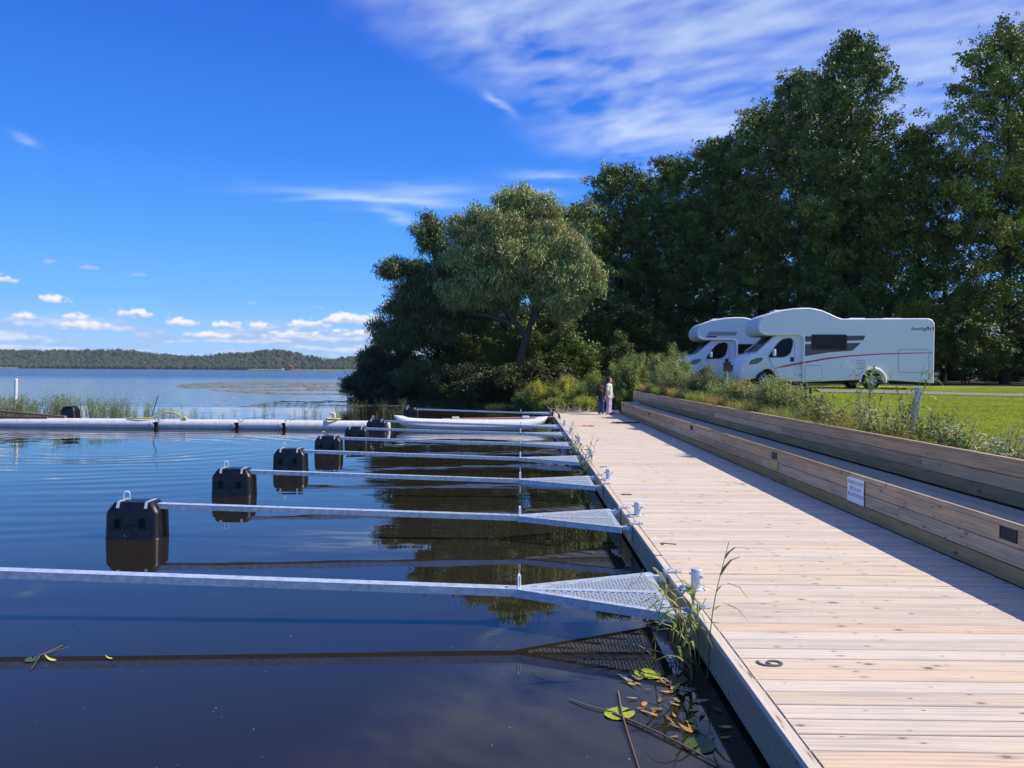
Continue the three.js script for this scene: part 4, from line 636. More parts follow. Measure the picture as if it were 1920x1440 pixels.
  // mouldings, hatches, windows on the near side (z = 0)
  part('moulding', merged([outline([[1145, 135], [1105, 122], [1060, 101], [1010, 81], [930, 66], [820, 70], [700, 91], [628, 122], [603, 170], [616, 213], [660, 227], [870, 227], [886, 232], [898, 250], [898, 524]], .0, .022, false), outline([[1700, 131], [1727, 141], [1738, 165], [1738, 520]], 0, .018, false)]), trim, t);
  part('skirt_line', box(C([1700, 0])[0] - C([905, 0])[0] - .95, .016, .012, (C([905, 0])[0] + C([1262, 0])[0]) / 2 - .0, C([0, 470])[1], .004).scale(1, 1, 1), trim, t);
  part('skirt_line', box(C([1700, 0])[0] - C([1440, 0])[0], .016, .012, (C([1440, 0])[0] + C([1700, 0])[0]) / 2, C([0, 470])[1], .004), trim, t);
  const w = v.window, fr = part('living_window', slab(rrect(w[0], w[1], w[2], w[3], 10), -.01, .026), blackTrim, t); part('pane', slab(rrect(w[0] + 8, w[1] + 9, w[2] - 8, w[3] - 8, 8), .012, .008), glass, fr);
  for (const d of v.decals) part(d[0], slab(d[2], -.004 + d[3], .007), d[1], t);
  const hatch = (n, x0, y0, x1, y1) => { const h = part(n, slab(rrect(x0, y0, x1, y1, 12), -.006, .01), bodyWhite, t); part('hatch_frame', outline(rrect(x0, y0, x1, y1, 12), .006, .009), midGrey, h); for (const [hx, hy] of [[x1 - 12, y0 + 30], [x1 - 12, y1 - 26], [x0 + 4, (y0 + y1) / 2 + 20]]) part('latch', rbox(.05, .035, .03, .01, ...C([hx, hy]), .012), trim, h); };
  hatch('garage_hatch', 1515, 320, 1710, 465); hatch('locker_hatch', 906, 425, 1015, 520);
  const vent = part('fridge_vent', box(.40, .33, .012, ...C([1270, 417]), .004), trim, t); for (let k = 0; k < 4; k++) part('louvre', box(.32, .03, .02, C([1270, 0])[0], C([0, 393 + k * 16])[1], .012), midGrey, vent);
  part('filler_cap', new THREE.CylinderGeometry(.05, .05, .02, 16).rotateX(Math.PI / 2).translate(...C([1175, 411]), .008), trim, t);
  for (const lx of [875, 1240]) part('side_marker', box(.11, .03, .014, ...C([lx, 487]), .006), lampRed, t);
  part('tail_light', rbox(.05, .28, .1, .015, ...C([1745, 470]), -.1), lampRed, t); part('high_marker', box(.03, .14, .03, ...C([1736, 190]), .012), lampRed, t);
  part('bicycle_rack', merged([0, 1, 2].map((k) => rbox(.1, .05, 1.5, .02, C([1750, 0])[0], C([0, 332 + k * 24])[1], -1))), trim, t);
  for (const [a, b] of [[1235, 1345], [1460, 1590]]) part('roof_vent', rbox((b - a) / 168, .11, .6, .04, (C([a, 0])[0] + C([b, 0])[0]) / 2, C([0, 130])[1] + .035, -1), trim, t);
  part('roof_window', rbox(.5, .08, .7, .03, ...C([775, 70]), -1.1), trim, t);
  for (const [txt, sz, p, z, m, ry] of v.texts) { const g = new TextGeometry(txt, { font, size: sz, depth: .004, curveSegments: 4 }); g.scale(1.35, 1, 1); const o = part('lettering', g, m, t); o.position.set(...C(p), z); if (ry) { o.rotation.y = ry; } }
  t.scale.x = v.length ?? 1; return t;
}
const swoosh = [[700, 446], [780, 424], [900, 402], [1040, 378], [1200, 359], [1400, 347], [1600, 341], [1732, 339], [1732, 343], [1600, 346], [1400, 353], [1200, 366], [1040, 387], [900, 412], [780, 434], [706, 447]];
motorhome('larger white motorhome side on, with red swoosh and dark grey window band', [8.12, groundY(11, -29.2), -29.4], -.06, { length: .945,
  window: [945, 228, 1178, 325],
  decals: [['grey_band', darkGrey, [[905, 240], [1298, 234], [1284, 264], [905, 274]], .003], ['grey_band', darkGrey, [[905, 290], [1270, 280], [1215, 330], [1060, 342], [905, 366]], .003], ['red_stripe', red, swoosh, .006], ['logo_mark', red, [[1694, 180], [1707, 176], [1706, 192], [1700, 187]], .003]],
  texts: [['Sunlight', .105, [1592, 199], .001, std(lin(.03, .03, .045), .5)], ['sunlight', .07, [599, 186], -1.55, std(lin(.03, .03, .045), .5), -Math.PI / 2]],
});
motorhome('smaller white motorhome parked behind, its rear hidden by the larger one', [(1277 - 977) / 1442 * 35.4 - .35, groundY(9, -35), -35.0], -.05, {
  window: [905, 262, 1140, 335],
  decals: [['grey_band', midGrey, [[905, 266], [1200, 266], [1200, 345], [905, 345]], .002], ['alcove_band', midGrey, [[690, 170], [900, 170], [885, 198], [668, 200]], .003], ['red_stripe', red, [[668, 208], [745, 207], [745, 213], [668, 214]], .003], ['dark_stripe', blackTrim, [[668, 203], [745, 202], [745, 206], [668, 207]], .003]],
  texts: [],
});

// ---------------------------------------------------------------- posts on the lawn
{
  const s = thing('signpost', 'dark box on a thin white pole between the two motorhomes', 'signpost', [7.1, groundY(7.1, -26.6), -26.6]);
  part('pole', cyl(.03, .03, .75, 0, -.05, 0, 12), trim, s); part('box', rbox(.24, .3, .14, .02, 0, .84, 0), std(lin(.03, .035, .03), .5), s); part('box_lid', box(.27, .03, .17, 0, 1.0, 0, 0, .06), std(lin(.05, .055, .05), .5), s);
  const p = thing('white_post', 'white painted post leaning among the weeds by the lawn', 'post', [5.22, groundY(5.22, -10.3), -10.3]); p.rotation.z = -.09; p.rotation.x = .03;
  const peel = tex(64, 256, (i, j) => { const n = fbm(i * .12, j * .05, 3, 4); return n > .16 ? [.52, .47, .4] : [.93 + n * .1, .93 + n * .1, .92 + n * .1]; });
  part('shaft', rbox(.075, .72, .075, .006, 0, .28, 0), std(lin(.8, .8, .79), .6, { map: peel }), p); part('cap', box(.083, .012, .083, 0, .646, 0), trim, p);
  const w = thing('old_posts', 'pair of weathered wooden stumps standing together behind the bench', 'post', [5.48, groundY(5.48, -14.9), -14.9]);
  const wm = std(lin(.16, .14, .12), .9, { map: barkTex });
  part('post', taperTube([V(0, -.1, 0), V(.01, .3, 0), V(0, .62, 0)], .045, .04, 8), wm, w); part('post', taperTube([V(.1, -.1, 0), V(.1, .25, .01), V(.105, .52, 0)], .03, .028, 7), wm, w); part('post_top', new THREE.CircleGeometry(.04, 8).rotateX(-Math.PI / 2).translate(0, .62, 0), wm, w);
}

// ---------------------------------------------------------------- things afloat
const floatWhite = std(lin(.86, .85, .82), .38, { map: tex(256, 256, (i, j) => { const v = .93 + .12 * fbm(i * .03, j * .09, 4, 4), s = clamp(fbm(i * .02, j * .3, 9, 3) * 2 - .25); return [v - s * .10, v - s * .13, v - s * .19]; }) });
const rope = (pts, r, m, name, parent, n = 40) => part(name, taperTube(curve(pts.map((p) => V(...p)), n), r, r, 6), m, parent);
{
  const b = thing('floating_pipe', 'line of white floating pipe sections closing off the harbour', 'pontoon', [0, 0, -23.3]);
  const secs = [[-24, -15.95, .0], [-15.9, -11.14, .02], [-11.0, -8.66, -.03], [-8.54, -7.22, .0], [-7.1, -3.98, .04]];
  secs.forEach(([x0, x1, dz], i) => {
    const L = x1 - x0, p = part('pipe_section', new THREE.CylinderGeometry(.17, .17, L, 28, 1).rotateZ(Math.PI / 2).rotateY(dz * .3), floatWhite, b); p.position.set((x0 + x1) / 2, 0.10 + (i % 2) * .008, dz);
    if (i) { const x = x0 - .06; part('coupling', merged([new THREE.CylinderGeometry(.085, .085, .16, 14).rotateZ(Math.PI / 2).translate(x, .10, 0), box(.05, .12, .16, x - .03, .13, .12), box(.03, .1, .06, x + .06, .05, .2)]), blackPlastic, b); part('clamp', merged([box(.10, .07, .09, x - .09, .10, .19), box(.05, .05, .05, x - .14, .14, .2)]), galvBright, b); part('strap', taperTube(curve([V(x + .08, .2, .18), V(x + .3, .32, .05), V(x + .8, .335, -.05)], 8), .006, .006, 5), std(lin(.04, .04, .04), .8), b); }
  });
  const h = thing('yellow_hose', 'yellow hose looped on top of the floating pipe', 'hose', [-11.6, .28, -23.25]);
  part('loop', taperTube(curve([V(-.35, .01, .05), V(.1, .012, .08), V(.5, .06, .02), V(.75, .2, -.05), V(1.05, .17, -.1), V(1.3, .03, -.06), V(1.42, .0, .02)], 30), .022, .022, 8), std(lin(.62, .50, .06), .5), h);
  part('fitting', new THREE.CylinderGeometry(.03, .03, .12, 10).rotateZ(.6).translate(1.4, .03, 0), std(lin(.6, .58, .2), .5), h);
  const rg = thing('rope_bundle', 'small white and yellow rope bundle on the floating pipe', 'rope', [-5.75, .27, -23.3]);
  part('coil', merged([0, 1, 2, 3].map((k) => new THREE.TorusGeometry(.16 + .02 * k, .014, 6, 26).rotateX(Math.PI / 2).translate(k * .015, .015 + k * .013, 0))), std(lin(.6, .5, .12), .8), rg);
  part('tied_end', merged([rbox(.12, .16, .08, .03, .06, .14, 0), rbox(.16, .08, .07, .03, .02, .2, .01)]), std(lin(.74, .68, .62), .8), rg);
  const st = thing('brown_stick', 'thin brown stick leaning up behind the floating pipe', 'stick', [-11.55, -.3, -23.7]); part('shaft', taperTube([V(0, 0, 0), V(.1, .6, 0), V(.27, 1.25, -.05)], .022, .018, 7), std(lin(.16, .10, .07), .9), st); part('knot', new THREE.SphereGeometry(.028, 8, 6).translate(.1, .6, 0), std(lin(.14, .09, .06), .9), st);
  const wp = thing('lake_marker', 'white marker post standing in the reeds at the far left', 'post', [-17.45, -.6, -26.3]); part('shaft', taperTube([V(0, 0, 0), V(.02, 1, 0), V(.05, 1.98, 0)], .055, .05, 10), floatWhite, wp); part('cap', new THREE.SphereGeometry(.052, 10, 6).translate(.05, 1.98, 0), floatWhite, wp);
  const bf = thing('black_drum', 'black plastic drum float lying among the reeds', 'float', [-14.35, .16, -24.35]); part('shell', shellGeo, blackPlastic, bf); bf.scale.set(.8, 1.1, 1.2); bf.rotation.z = .08; part('lid_rim', new THREE.TorusGeometry(.16, .012, 6, 24).rotateX(Math.PI / 2).translate(0, .386, 0), blackPlastic, bf);
  const tim = std(lin(.66, .44, .30), .85, { map: barkTex });
  [[-17.6, .60, -23.35, -13.9, .31, -23.3, 'upper brown timber resting on the floating pipe at the left edge'], [-17.8, .33, -23.2, -14.4, .295, -23.25, 'lower brown timber lying on the floating pipe at the left edge']].forEach(([x0, y0, z0, x1, y1, z1, l]) => { const o = part('timber', bar(V(x0, y0, z0), V(x1, y1, z1), .12, .06), tim, scene); tag(o, l, 'timber'); });
}
{ // white inflatable canoe moored across the berths
  const c = thing('inflatable_canoe', 'white inflatable canoe with raised pointed ends between the booms and the floating pipe', 'canoe', [-1.55, 0, -23.75]), L = 4.75, n = 48, m = 16;
  const white = std(lin(.90, .89, .87), .38, { map: floatWhite.map, side: THREE.DoubleSide });
  const path = (t) => { const e = Math.abs(2 * t - 1); return { x: (t - .5) * L, z: .30 * Math.pow(Math.max(0, 1 - Math.pow(e, 3)), .8), y: .115 + .24 * Math.pow(e, 8) + .04 * Math.pow(e, 2.2), r: .155 * Math.pow(Math.max(.0, 1 - Math.pow(e, 6)), .5) + .018 }; };
  for (const s of [1, -1]) { const P = [], U = [], I = []; for (let i = 0; i <= n; i++) { const q = path(i / n), wr = .006 * noise(q.x * 9, s * 3); for (let j = 0; j <= m; j++) { const a = j / m * Math.PI * 2; P.push(q.x, q.y + Math.sin(a) * (q.r + wr), s * q.z + Math.cos(a) * (q.r + wr)); U.push(i / n * 3, j / m); if (i && j) { const w = m + 1, k = i * w + j; I.push(k - w - 1, k - w, k, k - w - 1, k, k - 1); } } } const g = new THREE.BufferGeometry(); g.setAttribute('position', new THREE.Float32BufferAttribute(P, 3)); g.setAttribute('uv', new THREE.Float32BufferAttribute(U, 2)); g.setIndex(I); g.computeVertexNormals(); part('side_tube', g, white, c); }
  for (const s of [1, -1]) { const g = new THREE.BufferGeometry(), a = path(s > 0 ? .9 : .1), b = path(s > 0 ? 1 : 0); g.setAttribute('position', new THREE.Float32BufferAttribute([a.x, a.y + a.r * .9, a.z, a.x, a.y + a.r * .9, -a.z, b.x, b.y + .02, 0, a.x + s * .2, a.y + a.r + .07, 0], 3)); g.setIndex([0, 3, 2, 3, 1, 2, 0, 1, 3]); const h = g.toNonIndexed(); h.computeVertexNormals(); part('spray_deck', h, white, c); }
  part('floor', rbox(L * .8, .08, .5, .03, 0, .03, 0), std(lin(.55, .55, .54), .5), c);
  for (const x of [-.9, .9]) part('seat', rbox(.3, .12, .42, .04, x, .13, 0), std(lin(.7, .7, .68), .5), c);
  const pole = thing('wooden_pole', 'long brown pole with two white clamps lying across the canoe', 'pole', [-.8, .32, -24.08]);
  part('shaft', taperTube([V(-1.65, -.04, 0), V(0, .0, .02), V(1.85, .06, .05)], .03, .026, 8), std(lin(.42, .25, .17), .8), pole);
  for (const x of [-1.25, .95]) part('clamp', rbox(.22, .08, .09, .02, x, .03 + x * .02, .02), floatWhite, pole);
  const ld = thing('swim_ladder', 'dark metal ladder hanging on the dock edge beside the canoe', 'ladder', [1.02, 0, -24.9]);
  for (const z of [-.22, .22]) part('rail', taperTube([V(0, -.5, z), V(0, .5, z), V(.06, .56, z), V(.22, .42, z), V(.24, .27, z)], .018, .018, 8), std(lin(.05, .055, .06), .5, { metalness: .6 }), ld);
  for (let k = 0; k < 4; k++) part('rung', new THREE.CylinderGeometry(.014, .014, .44, 8).rotateX(Math.PI / 2).translate(0, -.3 + k * .22, 0), std(lin(.06, .065, .07), .5, { metalness: .6 }), ld);
}
// ---------------------------------------------------------------- floating leaves and sticks in the foreground
{
  const padTex = (c0, c1, spot) => tex(128, 128, (i, j) => { const x = (i - 64) / 64, y = (j - 64) / 64, a = Math.atan2(y, x), r = Math.hypot(x, y), v = clamp(.5 + fbm(i * .05, j * .05, 3, 3) * 1.6), vein = Math.pow(Math.abs(Math.cos(a * 9)), 30) * .15, s = fbm(i * .11 + 7, j * .11, 8, 3) > .26 ? spot : 0; return [0, 1, 2].map((k) => lerp(lerp(c0[k], c1[k], v) + vein, .25, s)); });
  const yel = std(0xffffff, .4, { map: padTex([.66, .67, .16], [.55, .60, .14], .55), side: THREE.DoubleSide }), gre = std(0xffffff, .4, { map: padTex([.28, .34, .12], [.20, .28, .10], .6), side: THREE.DoubleSide });
  const padGeo = (seed) => { const R = rng(seed), s = new THREE.Shape(), n = 26; s.moveTo(0, 0); for (let k = 0; k <= n; k++) { const a = .22 + k / n * (6.283 - .44), r = 1 + .06 * noise(k * .5, seed); s.lineTo(Math.cos(a) * r, Math.sin(a) * r * .82); } s.closePath(); const g = new THREE.ShapeGeometry(s), p = g.attributes.position, u = g.attributes.uv; for (let i = 0; i < p.count; i++) { const x = p.getX(i), y = p.getY(i); u.setXY(i, x * .5 + .5, y * .5 + .5); p.setZ(i, .05 * noise(x * 1.5, y * 1.5, seed) * Math.hypot(x, y)); } g.computeVertexNormals(); return g.rotateX(-Math.PI / 2); };
  [[.535, -4.06, .088, yel, .6, 'yellow green lily pad crossed by a floating stick'], [.77, -4.60, .085, yel, 2.3, 'yellow lily pad partly under the boom reflection by the reeds'], [.93, -4.52, .075, gre, 1.1, 'dull green lily pad against the reeds'], [.88, -3.72, .09, gre, 4, 'dark green lily pad close to the dock at the bottom of the picture'], [-3.03, -4.72, .05, gre, 2, 'small green leaf floating at the far left']].forEach(([x, z, r, m, a, l], i) => { const o = part('lily_pad', padGeo(i + 2), m, scene); o.position.set(x, .006, z); o.scale.setScalar(r); o.rotation.y = a; tag(o, l, 'lily pad'); });
  const R = rng(91), brown = [[.30, .16, .06], [.45, .27, .06], [.52, .40, .08], [.22, .14, .07], [.34, .26, .16]], lg = bladeGeo(.13, .05, .12, 3).rotateX(-1.53);
  const lv = []; for (let i = 0; i < 52; i++) { const t = R(), x = .62 + t * .42 + gauss(R) * .07, z = -3.75 - R() * .75 - (1 - t) * .1; if (x > 1.1) continue; lv.push([x, .004 + R() * .008, z, .3 + R() * .6, 0, R() * 6.3, gauss(R) * .1, ...tone(brown[i % 5], R, .3)]); }
  tag(instanced('floating_leaf_litter', lg, bladeM, lv, scene, 'stuff'), 'yellow and brown dead leaves drifting beside the dock', 'leaf litter');
  const sm = std(lin(.20, .12, .075), .8), sticks = [[[.56, .012, -4.32], [.545, .016, -4.0], [.55, .01, -3.45], 'upright looking thin stick floating over the yellow pad'], [[.5, .01, -4.05], [.72, .014, -3.80], [.98, .01, -3.45], 'long brown stick floating from the pad towards the dock'], [[.28, .008, -4.22], [.4, .01, -4.12], [.52, .008, -4.06], 'pale lily stem trailing left from the yellow pad']];
  sticks.forEach(([a, b, c, l], i) => tag(part('floating_stick', taperTube(curve([V(...a), V(...b), V(...c)], 10), i === 2 ? .0035 : .006, .003, 6), i === 2 ? std(lin(.22, .22, .09), .6) : sm, scene), l, 'stick'));
  tag(part('floating_twig', merged([taperTube([V(-2.98, .006, -4.95), V(-3.0, .02, -4.75), V(-2.93, .006, -4.55)], .005, .003, 5), taperTube([V(-3.0, .02, -4.75), V(-2.9, .02, -4.9)], .003, .002, 5)]), std(lin(.09, .09, .08), .8), scene), 'dark forked twig floating by the small green leaf', 'twig');
  [[-2.87, -4.70, .04, 'yellow leaf floating near the left edge, lengthwise'], [-2.54, -4.74, .025, 'tiny pale yellow leaf floating right of the other yellow leaf']].forEach(([x, z, r, l]) => { const o = part('floating_leaf', bladeGeo(r * 2, r * .7, .4).rotateX(-1.5).rotateY(1.5), std(lin(.55, .50, .12), .5, { side: THREE.DoubleSide }), scene); o.position.set(x, .007, z); tag(o, l, 'leaf'); });
  const sp = []; for (let i = 0; i < 120; i++) { const z = -3.2 - Math.pow(R(), 1.6) * 7, x = -z * (-.68 + R() * 1.0); if (x > .9) continue; const v = .25 + R() * .35; sp.push([x, .003, z, [.002 + R() * R() * .007, 1, .0015 + R() * .002], 0, R() * 6, 0, v, v, v * .92]); }
  tag(instanced('floating_specks', new THREE.CircleGeometry(1, 7).rotateX(-Math.PI / 2), std(0xffffff, .8), sp, scene, 'stuff'), 'pale seeds and specks drifting on the dark water', 'specks');
}
// ---------------------------------------------------------------- things on the deck
{
  const bag = thing('bag', 'crumpled white and red bag on the deck against the bench end', 'bag', [3.35, DECK, -27.75]);
  const lump = (sx, sy, sz, x, y, z, s) => { const g = new THREE.IcosahedronGeometry(1, 3), p = g.attributes.position; for (let i = 0; i < p.count; i++) { const v = V(p.getX(i), p.getY(i), p.getZ(i)), k = 1 + .3 * noise(v.x * 2 + s, v.y * 2, v.z * 2) + .12 * noise(v.x * 6, v.y * 6 + s, v.z * 6); p.setXYZ(i, v.x * k * sx, Math.max(-sy * .72, v.y * k * sy), v.z * k * sz); } g.computeVertexNormals(); return g.translate(x, y, z); };
  part('cloth', merged([lump(.20, .085, .12, .05, .062, 0, 1), lump(.12, .06, .1, -.18, .044, .03, 5)]), std(lin(.68, .64, .66), .85), bag); part('red_flap', lump(.10, .03, .05, -.04, .05, .1, 9), std(lin(.5, .03, .05), .7), bag); part('dark_strap', rbox(.05, .04, .05, .015, .0, .12, .07), blackTrim, bag);
  tag(part('dark_bar', bar(V(2.72, DECK + .02, -22.95), V(3.56, DECK + .02, -23.1), .05, .035), std(lin(.06, .05, .045), .8), scene), 'dark wooden bar lying across the far deck at the bench foot', 'bar');
  const rr = thing('red_rope', 'tangled red rope on the deck near the farther bollards', 'rope', [1.72, DECK + .002, -21.6]);
  rope([[0, .01, 0], [.06, .02, -.05], [.12, .012, .1], [.2, .02, -.02], [.26, .012, .12], [.34, .012, .04], [.2, .03, .1]], .012, std(lin(.62, .06, .05), .7), 'coil', rr); rope([[0, .008, 0], [-.2, .008, -.05], [-.36, .008, -.03]], .005, std(lin(.6, .25, .22), .7), 'tail', rr, 12);
  tag(part('cloth_rag', lump(.10, .035, .08, 0, .028, 0, 12), std(lin(.55, .60, .72), .8), scene), 'small pale blue rag left on the bench seat', 'rag').position.set(3.9, DECK + .456, -25.9);
  const R = rng(96), lst = []; for (let i = 0; i < 60; i++) lst.push([1.25 + R() * 1.4, DECK + .006 + R() * .02, -28.2 - R() * 1.0, 1.2 + R() * 2, 0, R() * 6.3, 0, ...tone([.34, .28, .2], R, .4)]);
  tag(instanced('dry_reed_litter', bladeGeo(.3, .02, .3).rotateX(-1.52), bladeM, lst, scene, 'stuff'), 'dry reed litter strewn over the far end of the deck', 'litter');
}
// ---------------------------------------------------------------- two children at the far end
function field(list, k, cell, pad = .05) { // list: [x0,y0,z0,r0,x1,y1,z1,r1]; smooth union of tapered capsules, meshed
  const lo = V(9, 9, 9), hi = V(-9, -9, -9); for (const c of list) { lo.min(V(Math.min(c[0] - c[3], c[4] - c[7]), Math.min(c[1] - c[3], c[5] - c[7]), Math.min(c[2] - c[3], c[6] - c[7]))); hi.max(V(Math.max(c[0] + c[3], c[4] + c[7]), Math.max(c[1] + c[3], c[5] + c[7]), Math.max(c[2] + c[3], c[6] + c[7]))); }
  const ctr = lo.clone().add(hi).multiplyScalar(.5), half = Math.max(hi.x - lo.x, hi.y - lo.y, hi.z - lo.z) / 2 + pad, n = Math.ceil(2 * half / cell), mc = new MarchingCubes(n, std(0xffffff), false, false, 120000); mc.isolation = 0;
  const seg = list.map((c) => { const d = [c[4] - c[0], c[5] - c[1], c[6] - c[2]]; return { c, d, l2: d[0] * d[0] + d[1] * d[1] + d[2] * d[2] + 1e-9 }; });
  for (let z = 0; z < n; z++) for (let y = 0; y < n; y++) for (let x = 0; x < n; x++) {
    const px = ctr.x + (x - n / 2) / (n / 2) * half, py = ctr.y + (y - n / 2) / (n / 2) * half, pz = ctr.z + (z - n / 2) / (n / 2) * half; let s = 0;
    for (const { c, d, l2 } of seg) { const ax = px - c[0], ay = py - c[1], az = pz - c[2], t = clamp((ax * d[0] + ay * d[1] + az * d[2]) / l2), bx = ax - d[0] * t, by = ay - d[1] * t, bz = az - d[2] * t, q = Math.sqrt(bx * bx + by * by + bz * bz) - lerp(c[3], c[7], t); if (q < 6 * k) s += Math.exp(-q / k); }
    mc.field[x + y * n + z * n * n] = s > 0 ? k * Math.log(s) : -.3;
  }
  mc.update(); const cnt = mc.count ?? mc.geometry.drawRange.count, P = new Float32Array(mc.positionArray.slice(0, cnt * 3)), N = new Float32Array(mc.normalArray.slice(0, cnt * 3));
  for (let i = 0; i < cnt; i++) { P[i * 3] = ctr.x + P[i * 3] * half; P[i * 3 + 1] = ctr.y + P[i * 3 + 1] * half; P[i * 3 + 2] = ctr.z + P[i * 3 + 2] * half; }
  const g = new THREE.BufferGeometry(); g.setAttribute('position', new THREE.BufferAttribute(P, 3)); g.setAttribute('normal', new THREE.BufferAttribute(N, 3)); return g;
}
function child({ label, pos, turn, H, headTurn = 0, skin, shirt, legs, hairCol, shoe, curly, armL, armR, flare }) {
  const t = thing('person', label, 'person', pos, turn), s = H / 1.32, S = (l) => l.map((c) => c.map((v) => v * s)), hh = curly ? 1.16 : 1.0;      // drawn for 1.32 m, forward is +z
  const hy = 1.205, hr = .088 * hh, fz = Math.cos(headTurn), fx = Math.sin(headTurn), F = (f, u, r) => [fx * f + fz * r, hy + u, fz * f - fx * r];
  const hand = (wr, dir, side) => { const l = [], pe = [0, 1, 2].map((k) => wr[k] + dir[k] * .045); l.push([...wr, .017, ...pe, .019]); const sx = [.011 * side, 0, .014]; for (let f = 0; f < 4; f++) { const o = (f - 1.5) * .0125, b = [pe[0] + .15 * sx[0], pe[1] + .004, pe[2] + o], L = [.038, .045, .042, .032][f], m = [0, 1, 2].map((k) => b[k] + dir[k] * L * .55), e = [m[0] - side * .008, m[1] + dir[1] * L * .45, m[2] + dir[2] * L * .4]; l.push([...b, .0068, ...m, .0062], [...m, .0062, ...e, .0052]); } const tb = [wr[0], wr[1] - .012, wr[2] + .016], tm = [tb[0] - side * .004, tb[1] - .02, tb[2] + .018], te = [tm[0] - side * .006, tm[1] - .018, tm[2] + .004]; l.push([...tb, .009, ...tm, .0078], [...tm, .0078, ...te, .006]); return l; };
  const sh = [.125, 1.035, 0], body = [[0, .62, 0, .105, 0, .80, .005, .095], [0, .80, .005, .095, 0, 1.0, 0, .10], [-.09, 1.02, 0, .055, .09, 1.02, 0, .055], [0, 1.04, -.005, .045, 0, 1.12, .005, .038],
    [0, hy + .02, 0, hr, ...F(.012, -.035, 0), hr * .82], [...F(.05, -.06, 0), .035, ...F(.055, -.065, 0), .03], [...F(.082, .0, 0), .010, ...F(.094, -.022, 0), .013], [...F(0, -.01, .086), .016, ...F(-.005, -.03, .083), .012], [...F(0, -.01, -.086), .016, ...F(-.005, -.03, -.083), .012]];
  for (const [sd, a] of [[1, armL], [-1, armR]]) body.push([sd * sh[0], sh[1], 0, .042, ...a[0], .034], [...a[0], .032, ...a[1], .021]);
  for (const sd of [1, -1]) body.push([sd * .06, .62, 0, .075, sd * .066, .35, .012, .052], [sd * .066, .35, .012, .05, sd * .068, .07, -.01, .032], [sd * .068, .05, -.01, .034, sd * .078, .03, .1, .026]);
  const bg = field(S(body), .010 * s, .0125 * s), parts = [bg];
  for (const [sd, a] of [[1, armL], [-1, armR]]) { const d = V(a[1][0] - a[0][0], a[1][1] - a[0][1], a[1][2] - a[0][2]).normalize(); parts.push(field(S(hand(a[1], [d.x, d.y, d.z], sd)), .0022 * s, .0034 * s, .01)); }
  const all = mergeGeometries(parts), p = all.attributes.position, col = new Float32Array(p.count * 3), eyes = [1, -1].map((k) => F(.078, .012, k * .034)), mouth = F(.085, -.048, 0);
  for (let i = 0; i < p.count; i++) { const q = V(p.getX(i) / s, p.getY(i) / s, p.getZ(i) / s); let c = skin; for (const e of eyes) { const d = q.distanceTo(V(...e)); if (d < .02) c = d < .011 ? [.03, .02, .015] : [.6, .55, .5]; } if (Math.abs(q.y - mouth[1]) < .007 && q.distanceTo(V(...mouth)) < .028) c = [.42, .14, .12]; col.set(c, i * 3); }
  all.setAttribute('color', new THREE.BufferAttribute(col, 3)); part('body', all, std(0xffffff, .6, { vertexColors: true }), t);
  const sl = (a, f) => [0, 1, 2].map((k) => lerp([0, sh[1], 0][k] + (k ? 0 : 0), a[k], f));
  const shirtL = [[0, .60, 0, .122, 0, .80, .005, .11], [0, .80, .005, .11, 0, 1.0, 0, .112], [-.09, 1.025, 0, .062, .09, 1.025, 0, .062]]; for (const [sd, a] of [[1, armL], [-1, armR]]) { const e = [lerp(sd * sh[0], a[0][0], .78), lerp(sh[1], a[0][1], .78), lerp(0, a[0][2], .78)]; shirtL.push([sd * sh[0], sh[1], 0, .052, ...e, .052]); }
  part('t_shirt', field(S(shirtL), .012 * s, .0125 * s), std(shirt, .85), t);
  const tl = [[-.05, .60, 0, .105, .05, .60, 0, .105]]; for (const sd of [1, -1]) tl.push([sd * .062, .58, 0, .086, sd * .068, .35, .012, .066], [sd * .068, .35, .012, .065, sd * .072, .07, -.008, flare]);
  part('trousers', field(S(tl), .010 * s, .0125 * s), std(legs, .85), t);
  for (const sd of [1, -1]) part('shoe', field(S([[sd * .069, .034, -.02, .036, sd * .08, .03, .1, .031], [sd * .069, .05, -.015, .036, sd * .072, .05, .03, .034]]), .008 * s, .008 * s), std(shoe, .6), t);
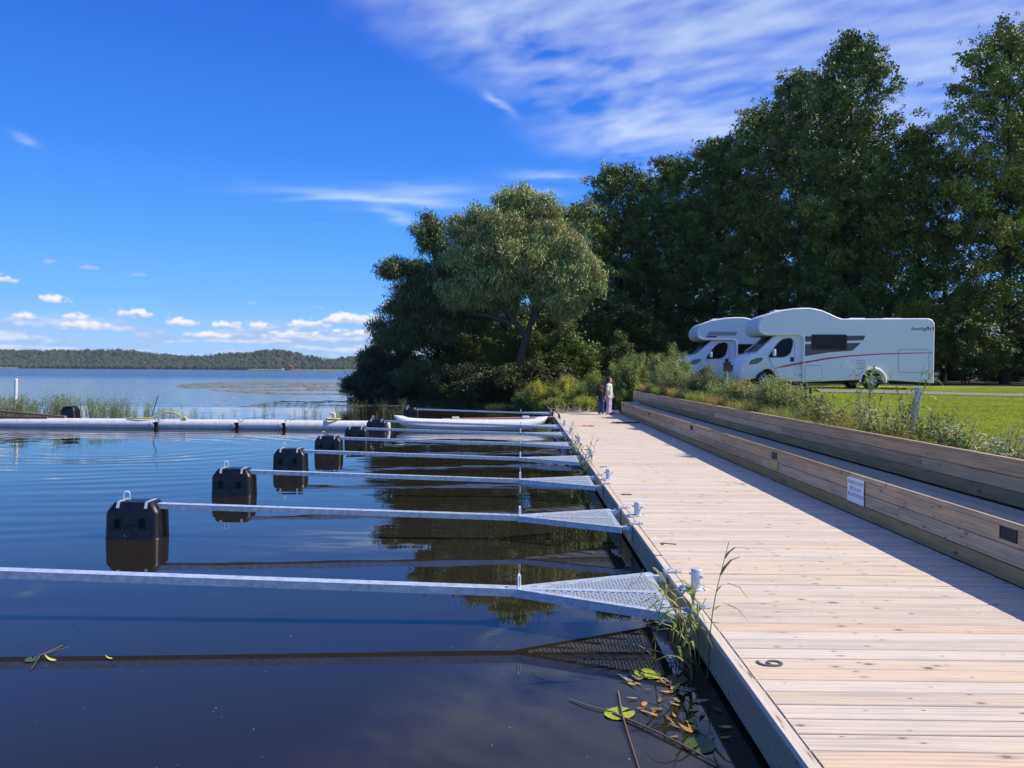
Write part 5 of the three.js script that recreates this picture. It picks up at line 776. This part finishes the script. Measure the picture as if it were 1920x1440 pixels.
  const R = rng(7), hl = []; if (curly) { for (let i = 0; i < 70; i++) { const d = V(gauss(R), gauss(R) * .9 + .25, gauss(R)).normalize(); if (d.z * fz + d.x * fx > .45 && d.y < .35) continue; const q = [d.x * hr * 1.08, hy + .03 + d.y * hr * 1.05, d.z * hr * 1.08]; hl.push([...q, .026, q[0] + gauss(R) * .02, q[1] - .015, q[2] + gauss(R) * .02, .022]); } }
  else { for (let i = 0; i < 26; i++) { const a = lerp(-2.1, 2.1, i / 25), top = F(-.005, .102, 0), md = [-fx * Math.cos(a) * hr * .7 + fz * Math.sin(a) * hr * .75, hy + .075, -fz * Math.cos(a) * hr * .7 - fx * Math.sin(a) * hr * .75], b = [-fx * Math.cos(a) * hr * .95 + fz * Math.sin(a) * hr, hy + .01, -fz * Math.cos(a) * hr * .95 - fx * Math.sin(a) * hr], e = [b[0] * 1.12 - fx * .03, hy - .20 + .06 * Math.abs(a), b[2] * 1.12 - fz * .03]; hl.push([...top, .026, ...md, .026], [...md, .026, ...b, .022]); if (Math.abs(a) < 1.7) hl.push([...b, .02, ...e, .014]); } }
  part('hair', field(S(hl), .006 * s, .008 * s), std(hairCol, .6), t);
  return t;
}
child({ label: 'taller child with long brown hair, pale T-shirt and lilac trousers', pos: [3.17, DECK + .003, -27.75], turn: 1.05, headTurn: .2, H: 1.33, skin: [.55, .33, .24], shirt: lin(.68, .72, .58), legs: lin(.56, .46, .66), hairCol: lin(.06, .028, .016), shoe: lin(.06, .05, .06), armL: [[.165, .84, .02], [.155, .66, .10]], armR: [[-.17, .83, -.01], [-.175, .64, .03]], flare: .075 });
child({ label: 'small child seen from behind, curly auburn hair, black T-shirt and blue jeans', pos: [2.86, DECK + .003, -27.45], turn: 3.05, H: 1.03, skin: [.52, .31, .23], shirt: lin(.012, .012, .016), legs: lin(.035, .075, .17), hairCol: lin(.10, .035, .018), shoe: lin(.7, .7, .7), curly: true, armL: [[.165, .85, .01], [.16, .67, .05]], armR: [[-.165, .85, .01], [-.16, .67, .05]], flare: .055 });

// ---------------------------------------------------------------- air
scene.fog = new THREE.FogExp2(new THREE.Color(0.75, 0.85, 1.0), 0.0001);

renderer.render(scene, camera);
